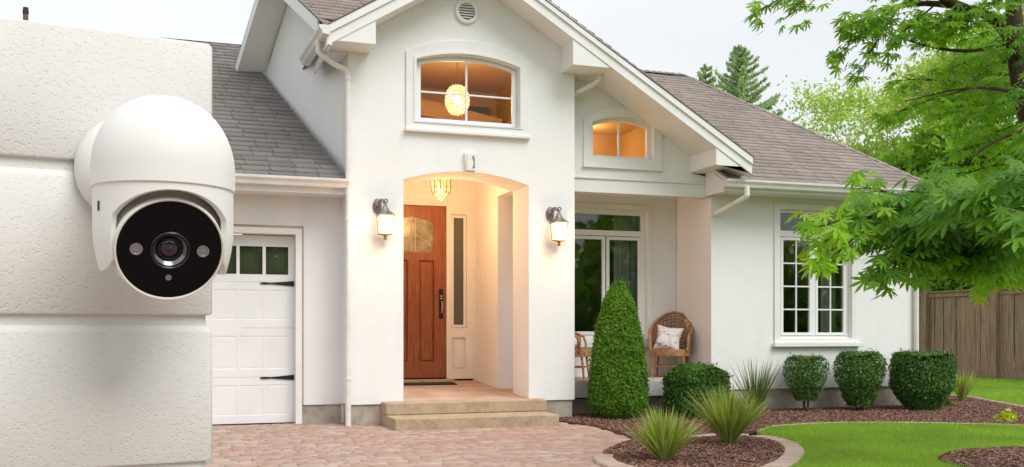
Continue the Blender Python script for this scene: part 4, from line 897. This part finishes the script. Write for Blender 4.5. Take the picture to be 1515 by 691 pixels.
# ================================================================ PLANTS
def leaves(P, Nrm, size, asp=.55, jit=.8):
    """small pointed leaf (two triangles) at each P, roughly facing Nrm"""
    k = len(P); n = Nrm + rng.normal(0, jit, (k, 3)); n /= np.linalg.norm(n, axis=1)[:, None]
    r_ = rng.normal(0, 1, (k, 3)); u = np.cross(n, r_); u /= np.linalg.norm(u, axis=1)[:, None]; v = np.cross(n, u); s = (size * rng.uniform(.6, 1.35, k))[:, None]
    V = np.stack([P - u * s, P + v * s * asp, P + u * s + n * s * .15, P - v * s * asp], 1).reshape(-1, 3); i = np.arange(k) * 4
    return V, np.stack([i, i + 1, i + 2, i + 3], 1)
def bush(name, base, radfn, h, n, size, m, label, cat, group=None, z0=.0, stem=True, shell=.22, stems=5, core=0, lumps=.06):
    """radfn(t) horizontal radii (rx, ry) at height fraction t"""
    g = empty(name, (base[0], base[1], .02)); tag(g, label, cat, group)
    t = rng.uniform(0, 1, n); a = rng.uniform(0, 2 * np.pi, n); rx, ry = radfn(t); d = 1 - shell * rng.uniform(0, 1, n) ** 1.6
    topm = rng.uniform(0, 1, n) < .28; tt = np.where(topm, .97 + .03 * rng.uniform(0, 1, n), t); rx2, ry2 = radfn(tt); rr = np.sqrt(rng.uniform(0, 1, n))
    d = np.where(topm, rr, d); rx = np.where(topm, rx2, rx); ry = np.where(topm, ry2, ry)
    lump = 1 + lumps * np.sin(a * 5 + t * 9) * np.sin(t * 13 + a * 2) + rng.normal(0, .022, n) + np.where(rng.uniform(0, 1, n) < .05, np.abs(rng.normal(0, .075, n)), 0)
    z = z0 + tt * (h - z0) * (1 + .02 * np.sin(a * 4 + 1)) + np.where(rng.uniform(0, 1, n) < .05, np.abs(rng.normal(0, .025, n)), 0); x = rx * d * lump * np.cos(a); y = ry * d * lump * np.sin(a)
    P = np.stack([x, y, z], 1); Nn = np.stack([np.cos(a), np.sin(a), np.where(topm, 1.6, .25)], 1)
    V, Q = leaves(P, Nn, size, .6, .65); npmesh('foliage', V, Q, m, g, k=4)
    if core:
        b = MB(); ts = np.linspace(.02, .97, 22); cx_, cy_ = radfn(ts); n_ = 28; vs = []; fs = []
        for i_, t_ in enumerate(ts):
            for k_ in range(n_): a_ = 2 * math.pi * k_ / n_; w_ = core * (1 + .05 * math.sin(5 * a_ + 9 * t_)); vs.append((cx_[i_] * w_ * math.cos(a_), cy_[i_] * w_ * math.sin(a_), (z0 + .04 + t_ * (h - z0 - .06))))
        for i_ in range(len(ts) - 1):
            for k_ in range(n_): a_ = i_ * n_ + k_; c_ = i_ * n_ + (k_ + 1) % n_; fs.append((a_, c_, c_ + n_, a_ + n_))
        fs.append(tuple(reversed(range(n_)))); fs.append(tuple(range((len(ts) - 1) * n_, len(ts) * n_))); b.add(vs, fs); b.build('inner_foliage', m, g, smooth=60)
    if stem:
        b = MB()
        for k in range(stems):
            a_ = 2 * math.pi * k / stems + random.random(); r0 = .03; r1x, r1y = radfn(np.array([.55])); f = random.uniform(.4, .8)
            b.tube([(r0 * math.cos(a_), r0 * math.sin(a_), -.03), (.25 * f * r1x[0] * math.cos(a_), .25 * f * r1y[0] * math.sin(a_), z0 + .12), (f * r1x[0] * math.cos(a_), f * r1y[0] * math.sin(a_), h * .6)], [.010, .008, .004], 6)
            b.tube([(.25 * f * r1x[0] * math.cos(a_), .25 * f * r1y[0] * math.sin(a_), z0 + .12), (f * .5 * r1x[0] * math.cos(a_ + .8), f * .5 * r1y[0] * math.sin(a_ + .8), h * .5)], [.008, .004], 5)
        b.build('stem', 'bark_grey', g)
    return g
con = lambda t: (np.interp(t, [0, .05, .12, .3, .5, .72, .85, .91, .97, 1], [.60, .85, 1, .97, .88, .71, .56, .46, .31, .16]) * .405,) * 2
tp = gnd(915, 625)
bush('cone_topiary', (tp[0] + .18, tp[1] + .38), con, 1.80, 46000, .017, 'cypress_leaf', 'tall clipped cone shaped evergreen standing before the porch', 'topiary', shell=.20, stems=2, lumps=.055, core=.80)
bx = lambda t: (.45 * (1 - .10 * (1 - (t / .3).clip(0, 1)) ** 2) * np.sqrt(np.clip(1.02 - (2 * t - 1).clip(0, 1) ** 6, .05, 1)), .40 * (1 - .15 * (1 - (t / .3).clip(0, 1))))
bush('boxwood_shrub', (4.72, .0 - .42), bx, .70, 22000, .018, 'boxwood_leaf', 'wide dark green box shrub between the cone tree and the spiky grasses', 'shrub', 'clipped shrubs in the house bed', shell=.25, lumps=.03, core=.78)
vs_ = lambda rx, ry, p=.9: (lambda t: (rx * (.46 + .54 * np.clip(t / .6, 0, 1) ** p) * np.sqrt(np.clip(1.03 - ((t - .7) / .3).clip(0, 1) ** 3 * .48, .05, 1)), ry * (.46 + .54 * np.clip(t / .6, 0, 1) ** p) * np.sqrt(np.clip(1.03 - ((t - .7) / .3).clip(0, 1) ** 3 * .48, .05, 1))))
bush('round_shrub', (6.72, -.08), vs_(.34, .30), .80, 8500, .017, 'shrub_leaf', 'small airy clipped shrub on bare stems, leftmost under the paned window', 'shrub', 'clipped shrubs in the house bed', z0=.16, shell=.75, stems=8)
bush('round_shrub', (7.56, -.22), vs_(.38, .34), .86, 16000, .017, 'shrub_leaf', 'clipped shrub tapering downward, the middle one of three along the wall', 'shrub', 'clipped shrubs in the house bed', z0=.07, shell=.6, stems=7)
bush('round_shrub', (8.52, -.42), (lambda t: (.475 * (.50 + .50 * np.clip(t / .4, 0, 1) ** .8) * np.sqrt(np.clip(1.02 - ((t - .6) / .4).clip(0, 1) ** 4 * .35, .05, 1)), .42 * (.5 + .5 * np.clip(t / .4, 0, 1)))), .85, 26000, .018, 'boxwood_leaf', 'largest dense dark clipped shrub at the house corner', 'shrub', 'clipped shrubs in the house bed', z0=.03, shell=.28, stems=6, lumps=.035, core=.76)
def blade_clump(name, base, n, h, spread, wd, m, label, group, droop=.25, up=.35, seed=0):
    g = empty(name, (base[0], base[1], .03)); tag(g, label, 'ornamental grass', group); V = []; Q = []
    for i in range(n):
        a = random.uniform(0, 2 * math.pi); lean = spread * random.uniform(.05, 1) ** .75; L_ = h * random.uniform(.7, 1.1) * (1 + .12 * lean); s0 = random.uniform(.0, .06)
        w_ = wd * random.uniform(.7, 1.25); d = Vector((math.cos(a), math.sin(a), 0)); sd_ = Vector((-math.sin(a + random.uniform(-.6, .6)), math.cos(a), 0)); k = len(V); th = lean * up; p = d * s0 * .8; S = 6
        for j in range(S + 1):
            t = j / S; ww = w_ * (1 - t ** 2.2) * (.7 + .6 * min(1, t * 3)) + .0006; V += [p - sd_ * ww, p + d * 0 + sd_ * ww]
            th2 = lean * (.75 + droop * 1.3 * t); p = p + (d * math.sin(th2) + Vector((0, 0, 1)) * math.cos(th2)) * (L_ / S)
        for j in range(S): e = k + j * 2; Q.append((e, e + 1, e + 3, e + 2))
    npmesh('blades', [tuple(v) for v in V], Q, m, g, k=4)
    b = MB(); b.lathe([(.05, -.04), (.055, .02), (.03, .06), (.004, .07)], None, 10); b.build('crown_base', 'bark_grey', g); return g
G = 'spiky grasses in the mulch beds'
p = gnd(984, 686); blade_clump('spiky_grass', p, 430, .47, 1.12, .0066, 'yucca_blade', 'yellow green spiky grass clump nearest the driveway in the curved bed', G)
p = gnd(1078, 661); blade_clump('spiky_grass', p, 480, .59, 1.0, .0076, 'yucca_blade', 'large full spiky grass clump inside the curved stone edging', G)
blade_clump('spiky_grass', (5.52, -.62), 120, .80, .80, .0065, 'rush_blade', 'thin arching darker grass clump close to the white wall', G)
blade_clump('spiky_grass', (10.45, .85), 130, .50, .75, .007, 'yucca_blade', 'small spiky grass clump at the house corner near the fence', G)
g = bush('gold_ground_plant', gnd(1489, 626), lambda t: (.16 * np.sqrt(1.02 - t ** 2), .12 * np.sqrt(1.02 - t ** 2)), .12, 520, .028, 'gold_leaf', 'low yellow green plant alone in the mulch strip', 'plant', stem=False, shell=.9)
g = bush('seedling', gnd(1403, 604), lambda t: (.12 * (1.02 - t), .09 * (1.02 - t)), .12, 120, .022, 'shrub_leaf', 'tiny weed sprouting in mulch beside the largest shrub', 'plant', stem=False, shell=.9)

# fence
f = empty('wooden_fence', (17.5, 7.2, 0)); tag(f, 'weathered brown vertical board fence with cap rail behind the lawn', 'fence')
for k in range(-3, 6):
    y0 = k * 2.45
    MB().box(-.13, .03, y0 - .085, y0 + .085, -.05, 2.36).build('post', 'fence_wood', f, bevel=.008)
    for q, nm in (((-.02, .015, y0 + .066, y0 + 2.384, 2.12, 2.24), 'rail'), ((-.07, .05, y0 + .066, y0 + 2.384, 2.241, 2.28), 'cap_rail'), ((-.03, .015, y0 + .066, y0 + 2.384, .03, .20), 'rail')): MB().box(*q).build(nm, 'fence_wood', f, bevel=.004)
    b = MB(); y = y0 + .075
    while y < y0 + 2.36:
        w_ = random.uniform(.13, .17); dx = random.uniform(-.006, .006) + (.018 if random.random() < .4 else 0); z = .10 + random.uniform(-.01, .01); e = min(y + w_, y0 + 2.378); b.box(.016 + dx, .036 + dx, y, e, z, 2.20); y += w_ + random.uniform(.008, .018)
    b.build('board_panel', 'fence_wood', f)
p = at(38, 12, 20); g = empty('utility_pole', (p[0], p[1], 0)); tag(g, 'thin brown pole top rising behind the near stucco wall', 'pole')
MB().tube([(0, 0, 0), (0, 0, 4), (0, 0, p[2] - .12)], [.07, .06, .05], 12).build('pole', 'pole_wood', g); MB().lathe([(.055, p[2] - .12), (.06, p[2] - .1), (.05, p[2] + .01)], None, 12).build('cap', 'bark', g)

# ---------------------------------------------------------------- trees
def grow(b, p, d, L_, r, depth, out, spread=.55, n=3, up=.12):
    pts = [p]; rad = [r]; q = Vector(p); dd = Vector(d).normalized()
    for i in range(3):
        dd = (dd + Vector((random.gauss(0, .12), random.gauss(0, .12), random.gauss(0, .08) + up * .4))).normalized(); q = q + dd * L_ / 3; pts.append(q.copy()); rad.append(r * (1 - .45 * (i + 1) / 3))
    b.tube(pts, rad, 6 if depth else 5, False)
    if depth == 0: out.append((q, dd)); return
    out_mid = pts[2]
    for k in range(n):
        s = (dd + Vector((random.gauss(0, 1), random.gauss(0, 1), random.gauss(0, .5))) * spread).normalized(); grow(b, pts[random.choice((2, 3, 3))], s, L_ * random.uniform(.62, .82), rad[-1] * .8, depth - 1, out, spread, n, up)
def broad_tree(name, base, h, crown_r, m, n_leaf, size, label, group=None, trunk_frac=.3, depth=3, mat_b='bark_grey', puff=.6, flat=.8):
    g = empty(name, (base[0], base[1], 0)); tag(g, label, 'tree', group); b = MB(); tips = []
    th = h * trunk_frac; b.tube([(0, 0, -.1), (.03, 0, th * .5), (0, .03, th)], [h * .022, h * .018, h * .015], 10)
    for k in range(5):
        a = 2 * math.pi * k / 5 + random.random(); grow(b, Vector((0, 0, th * random.uniform(.8, 1))), Vector((math.cos(a) * .8, math.sin(a) * .8, random.uniform(.5, 1.1))), crown_r * .62, h * .010, depth, tips, .6, 3)
    grow(b, Vector((0, 0, th)), Vector((0, 0, 1)), (h - th) * .42, h * .012, depth, tips, .55, 3)
    b.build('trunk', mat_b, g)
    T_ = np.array([t[0] for t in tips]); c = T_.mean(0); ext = np.percentile(np.abs(T_ - c), 96, axis=0) + .01
    T_ = (T_ - c) / ext * np.array([crown_r, crown_r, (h - th) * .5]) * .92; T_[:, 2] += th + (h - th) * .5
    k = n_leaf; idx = rng.integers(0, len(T_), k); cl = rng.normal(0, puff, (len(T_), 3)) * .25; P = T_[idx] + cl[idx] + rng.normal(0, puff * .42, (k, 3)) * np.array([1, 1, flat])
    V, Q = leaves(P, np.tile([0, 0, .6], (k, 1)), size, .6, 1.0); npmesh('crown', V, Q, m, g, k=4); return g
B = 'trees beyond the garden fence'
def gz(px, Z): p = at(px, HY, Z); return (p[0], p[1])
broad_tree('spring_tree', gz(1290, 34), 9.2, 3.2, 'spring_leaf', 30000, .065, 'pale yellow green airy tree just above the right roof slope', B, .3, puff=.8)
broad_tree('spring_tree', gz(1362, 31), 8.6, 2.8, 'spring_leaf', 34000, .065, 'brighter yellow green tree beside the hip roof end, behind the fence', B, .3, puff=.7)
broad_tree('maple_tree', gz(1440, 29), 9.4, 3.6, 'far_leaf', 50000, .09, 'fresh green spreading tree beyond the fence, behind the maple branches', B, .22)
broad_tree('maple_tree', gz(1545, 27), 10.5, 3.8, 'far_leaf', 50000, .09, 'tall green tree beyond the fence at the right edge', B, .22)
broad_tree('dense_shrub', gz(1395, 30), 4.6, 2.3, 'far_leaf', 30000, .075, 'bushy light green shrub rising over the fence beside the house corner', B, .1)
broad_tree('dense_shrub', gz(1452, 31), 4.3, 2.6, 'dark_far_leaf', 30000, .075, 'dark green shrub mass just above the fence top', B, .1)
broad_tree('dense_shrub', gz(1525, 29), 4.4, 2.6, 'dark_far_leaf', 30000, .075, 'dark green shrub above the fence at the right edge', B, .1)
tag(broad_tree('dense_shrub', gz(1340, 36), 5.5, 3.0, 'far_leaf', 12000, .12, 'green shrub mass hidden low behind the house corner', B, .1), kind='thing')
# the far side of the street, behind the viewer: it darkens the reflections in the window panes
k = 15000; xs_ = rng.uniform(-8, 60, k); hh = 5.5 + 2.2 * np.sin(xs_ * .35) + 1.2 * np.sin(xs_ * .9 + 1); P = np.stack([xs_, -34 + rng.normal(0, 1.3, k) + 1.5 * np.sin(xs_ * .5), hh * rng.uniform(0, 1, k) ** .8], 1)
V, Q = leaves(P, np.tile([0, .6, .4], (k, 1)), .42, .6, .7); o = npmesh('hedgerow', V, Q, 'far_leaf', k=4); tag(o, 'leafy green hedgerow across the street, mirrored faintly in the window panes', 'hedge', kind='stuff')
# conifers over the roof
def conifer(base, h, r, n, label, zmin=.25):
    g = empty('pine_tree', (base[0], base[1], 0)); tag(g, label, 'tree', 'pines behind the roof'); b = MB(); b.tube([(0, 0, -.1), (0, 0, h * .5), (0, 0, h)], [h * .02, h * .012, .01], 8); P = []; Nn = []
    lv = int(n)
    for i in range(lv):
        t = zmin + (1 - zmin) * (i / lv) ** .9; z = h * t; rr = r * (1 - ((t - zmin) / (1 - zmin))) ** .85 + .08; k = 6
        for j in range(k):
            if random.random() < .12: continue
            a = 2 * math.pi * j / k + i * 1.1 + random.uniform(-.25, .25); L_ = rr * random.uniform(.65, 1.12); pts = []
            for s in range(6): u = s / 5; pts.append(Vector((math.cos(a) * L_ * u, math.sin(a) * L_ * u, z + L_ * (.05 * u + .34 * u * u))))
            b.tube(pts, [.022 * (1 - .8 * s / 5) for s in range(6)], 4, False); m_ = int(420 * L_ / r + 60)
            for q in range(m_):
                u = random.uniform(.12, 1.0); e = pts[0].lerp(pts[-1], u); e = Vector((math.cos(a) * L_ * u, math.sin(a) * L_ * u, z + L_ * (.05 * u + .34 * u * u))); sp = .17 * L_ * (1.15 - u)
                e = e + Vector((-math.sin(a), math.cos(a), 0)) * random.gauss(0, sp * .75) + Vector((0, 0, random.gauss(.02, .03))); P.append(tuple(e)); Nn.append((0, 0, .4))
    b.build('trunk', 'bark_grey', g); V, Q = leaves(np.array(P), np.array(Nn), .085, .17, .8); npmesh('crown', V, Q, 'pine_needle', g, k=4); return g
pz = at(1097, 66, 34); conifer((pz[0], pz[1]), pz[2], 3.2, 30, 'large upswept pine rising behind the ridge of the right roof', .40)
pz = at(1044, 94, 36); conifer((pz[0], pz[1]), pz[2], 1.9, 18, 'smaller pine tip directly left of the large pine', .55)

# ---------------------------------------------------------------- the near maple
ang = [0, 33, -33, 66, -66, 102, -102]; ln_ = [1, .93, .93, .74, .74, .46, .46]
def leaf_outline():
    o = sorted(zip(ang, ln_)); pts = [(-.0, -.04)]
    for i, (a, l) in enumerate(o):
        for da, f in ((-11, .46), (-10.5, .62), (-5, .82), (0, 1.0), (5, .82), (10.5, .62), (11, .46)): t = R(a + da if f < 1 else a); pts.append((l * f * math.sin(t), l * f * math.cos(t)))
        if i < 6: t = R((a + o[i + 1][0]) / 2); pts.append((.27 * math.sin(t), .27 * math.cos(t)))
    return np.array(pts)
LO = leaf_outline(); LN = len(LO)
def palmate(P, D, U, S):
    """P centres, D pointing direction, U face normal, S size -> verts, tris"""
    k = len(P); D = D / np.linalg.norm(D, axis=1)[:, None]; X = np.cross(D, U); X /= np.linalg.norm(X, axis=1)[:, None]; Nn = np.cross(X, D)
    r2 = (LO ** 2).sum(1); cup = rng.uniform(.05, .32, k)
    V = P[:, None, :] + S[:, None, None] * (LO[None, :, 0, None] * X[:, None, :] + LO[None, :, 1, None] * D[:, None, :] - (cup[:, None] * r2[None, :])[:, :, None] * Nn[:, None, :])
    V = np.concatenate([P[:, None, :], V], 1); n1 = LN + 1; f = np.array([(0, i, i + 1) for i in range(1, LN)] + [(0, LN, 1)])
    return V.reshape(-1, 3), (np.arange(k)[:, None, None] * n1 + f[None]).reshape(-1, 3)
trunk_b = gz(1636, 7.9)
mt_ = empty('japanese_maple', (trunk_b[0], trunk_b[1], 0)); tag(mt_, 'big near maple with pointed palmate leaves reaching in from the right edge', 'tree'); OB = np.array([trunk_b[0], trunk_b[1], 0])
V3 = lambda a: Vector(a - OB)
b = MB()
b.tube(smoothloop([tuple(V3(np.array([*trunk_b, -.1]))), tuple(V3(at(1625, 480, 7.95))), tuple(V3(at(1580, 320, 8.0))), tuple(V3(at(1530, 190, 8.1))), tuple(V3(at(1507, 100, 8.2))), tuple(V3(at(1500, 20, 8.3))), tuple(V3(at(1494, -120, 8.3))), tuple(V3(at(1480, -260, 8.2)))], 4, False),
       [.13, .125, .12, .118, .114, .11, .107, .104, .10, .098, .095, .092, .09, .086, .083, .08, .076, .073, .07, .066, .063, .06, .056, .053, .05, .046, .043, .04, .036][:29], 12)
crownV = [[], [], []]; crownT = [[], [], []]; cnt = [0, 0, 0]
def twig(pts, r0, r1, n=6):
    pp = smoothloop([tuple(V3(at(*q))) for q in pts], 4, False); k = len(pp); b.tube(pp, [r0 + (r1 - r0) * i / (k - 1) for i in range(k)], n, False)
def spray(a, c, width, n, size, mi, droop=.12, twigs=5, thick=.06, tw=.008):
    """a, c: (px, py, Z) root and tip of a leafy fan; width in metres"""
    n = int(n * (1.35 if mi < 2 else 1.8)); size *= .80
    A, Cc = at(*a) - OB, at(*c) - OB; ax = Cc - A; L_ = np.linalg.norm(ax); ax = ax / L_; lat = np.cross(ax, [0, 0, 1.0]); lat /= np.linalg.norm(lat)
    t = rng.uniform(0.05, 1, n) ** .85; s = rng.uniform(-1, 1, n); wv = width * (np.sin(np.pi * (.15 + .80 * t)) * .85 + .15)
    P = A + ax * (t * L_)[:, None] + lat * (s * wv)[:, None]; P[:, 2] += -droop * t * t * L_ - .25 * np.abs(s) * wv + rng.normal(0, thick, n)
    D = ax * .7 + lat * (s * 1.0)[:, None] + rng.normal(0, .28, (n, 3)); D[:, 2] = -.35 - .35 * rng.uniform(0, 1, n)
    U = np.tile([0, 0, 1.0], (n, 1)) + rng.normal(0, .38, (n, 3)) - np.array([DV]) * .35
    V, T_ = palmate(P, D, U, size * rng.uniform(.6, 1.2, n)); crownV[mi].append(V); crownT[mi].append(T_ + cnt[mi]); cnt[mi] += len(V)
    b.tube([Vector(A), Vector(A + ax * L_ * .5 + np.array([0, 0, -.25 * droop * L_])), Vector(A + ax * L_ * .95 + np.array([0, 0, -.9 * droop * L_]))], [tw, tw * .7, tw * .3], 5, False)
    for k in range(twigs):
        tt = .15 + .7 * k / twigs; sg = 1 if k % 2 else -1; q = A + ax * L_ * tt + np.array([0, 0, -droop * tt * tt * L_]); e = q + ax * .25 * L_ + lat * sg * width * .8 + np.array([0, 0, -.2 * width]); b.tube([Vector(q), Vector(e)], [tw * .5, tw * .2], 4, False)
# limbs
twig([(1540, 215, 8.05), (1520, 330, 7.2), (1480, 352, 6.3), (1430, 350, 5.9), (1370, 338, 5.6), (1290, 322, 5.3)], .05, .010)
twig([(1507, 90, 8.2), (1480, 40, 8.0), (1440, 15, 7.8), (1370, 5, 7.6), (1300, 15, 7.4)], .05, .012)
twig([(1430, 12, 7.8), (1360, -15, 7.4), (1280, -25, 7.2), (1180, -15, 7.0)], .03, .007)
twig([(1503, 60, 8.2), (1440, 75, 8.0), (1380, 70, 7.8), (1330, 55, 7.7)], .02, .005)
twig([(1515, 140, 8.1), (1460, 130, 7.9), (1400, 135, 7.8), (1340, 150, 7.6)], .018, .004)
twig([(1520, 190, 8.1), (1470, 210, 7.8), (1430, 240, 7.7)], .018, .004)
# lower, nearest limb: large dark leaves, bright tips
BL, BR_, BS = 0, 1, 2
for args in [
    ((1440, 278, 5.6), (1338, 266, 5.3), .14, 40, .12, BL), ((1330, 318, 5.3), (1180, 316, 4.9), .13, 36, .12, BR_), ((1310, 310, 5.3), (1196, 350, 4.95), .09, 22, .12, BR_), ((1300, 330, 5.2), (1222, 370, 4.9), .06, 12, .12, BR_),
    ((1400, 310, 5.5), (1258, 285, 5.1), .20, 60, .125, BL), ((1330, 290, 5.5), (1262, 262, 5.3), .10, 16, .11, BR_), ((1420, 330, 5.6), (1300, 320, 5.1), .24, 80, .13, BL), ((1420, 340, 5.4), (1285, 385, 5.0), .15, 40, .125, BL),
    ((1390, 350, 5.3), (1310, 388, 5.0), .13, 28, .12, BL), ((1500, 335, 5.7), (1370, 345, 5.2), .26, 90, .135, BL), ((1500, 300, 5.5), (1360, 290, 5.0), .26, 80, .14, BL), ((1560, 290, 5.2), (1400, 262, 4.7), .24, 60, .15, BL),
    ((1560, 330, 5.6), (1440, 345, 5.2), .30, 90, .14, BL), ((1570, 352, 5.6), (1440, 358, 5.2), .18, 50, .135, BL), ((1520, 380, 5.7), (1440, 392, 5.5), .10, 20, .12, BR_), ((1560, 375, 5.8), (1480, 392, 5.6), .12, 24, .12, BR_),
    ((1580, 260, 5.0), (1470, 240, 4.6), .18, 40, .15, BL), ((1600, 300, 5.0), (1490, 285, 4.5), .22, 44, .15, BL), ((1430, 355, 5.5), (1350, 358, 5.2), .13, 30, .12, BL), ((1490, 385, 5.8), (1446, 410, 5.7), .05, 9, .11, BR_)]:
    spray(*args)
# upper canopy: smaller leaves further back
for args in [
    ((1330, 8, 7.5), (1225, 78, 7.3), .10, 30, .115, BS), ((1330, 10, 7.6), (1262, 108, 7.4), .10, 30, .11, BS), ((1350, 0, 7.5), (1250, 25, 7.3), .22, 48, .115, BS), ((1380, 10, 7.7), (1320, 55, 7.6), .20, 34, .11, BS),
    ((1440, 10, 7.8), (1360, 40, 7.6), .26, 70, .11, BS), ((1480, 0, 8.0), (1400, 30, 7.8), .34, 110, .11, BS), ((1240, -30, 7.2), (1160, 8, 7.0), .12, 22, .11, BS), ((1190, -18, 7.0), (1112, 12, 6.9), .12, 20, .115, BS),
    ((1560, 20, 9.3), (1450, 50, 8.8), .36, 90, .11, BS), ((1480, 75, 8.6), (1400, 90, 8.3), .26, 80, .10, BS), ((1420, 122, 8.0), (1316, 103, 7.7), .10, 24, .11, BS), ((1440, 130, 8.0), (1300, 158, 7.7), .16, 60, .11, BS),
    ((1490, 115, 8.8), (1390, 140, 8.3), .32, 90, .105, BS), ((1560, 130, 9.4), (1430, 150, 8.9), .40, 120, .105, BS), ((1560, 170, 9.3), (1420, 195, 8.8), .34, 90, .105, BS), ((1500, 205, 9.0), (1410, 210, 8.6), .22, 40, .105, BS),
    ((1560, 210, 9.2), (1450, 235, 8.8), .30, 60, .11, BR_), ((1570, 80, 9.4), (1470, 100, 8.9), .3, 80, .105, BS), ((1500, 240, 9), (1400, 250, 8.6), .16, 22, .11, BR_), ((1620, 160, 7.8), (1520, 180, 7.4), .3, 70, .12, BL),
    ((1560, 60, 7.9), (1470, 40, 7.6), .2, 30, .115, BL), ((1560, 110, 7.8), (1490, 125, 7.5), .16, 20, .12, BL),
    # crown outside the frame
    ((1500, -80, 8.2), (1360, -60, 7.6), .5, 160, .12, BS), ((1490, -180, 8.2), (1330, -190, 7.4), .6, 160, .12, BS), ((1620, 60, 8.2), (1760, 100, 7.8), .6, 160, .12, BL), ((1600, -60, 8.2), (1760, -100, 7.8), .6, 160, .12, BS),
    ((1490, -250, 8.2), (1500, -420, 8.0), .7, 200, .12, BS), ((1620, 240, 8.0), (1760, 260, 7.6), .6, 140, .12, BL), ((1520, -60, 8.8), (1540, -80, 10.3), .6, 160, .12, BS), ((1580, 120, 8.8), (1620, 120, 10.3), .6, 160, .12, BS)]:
    spray(*args)
b.build('trunk', 'bark', mt_, smooth=60)
VV = []; TT = []; MI = []; off = 0
for i in range(3):
    if crownV[i]: v = np.concatenate(crownV[i]); t_ = np.concatenate(crownT[i]); VV.append(v); TT.append(t_ + off); MI += [i] * len(t_); off += len(v)
npmesh('crown', np.concatenate(VV), np.concatenate(TT), ['maple_leaf', 'maple_leaf_bright', 'maple_leaf_small'], mt_, MI)
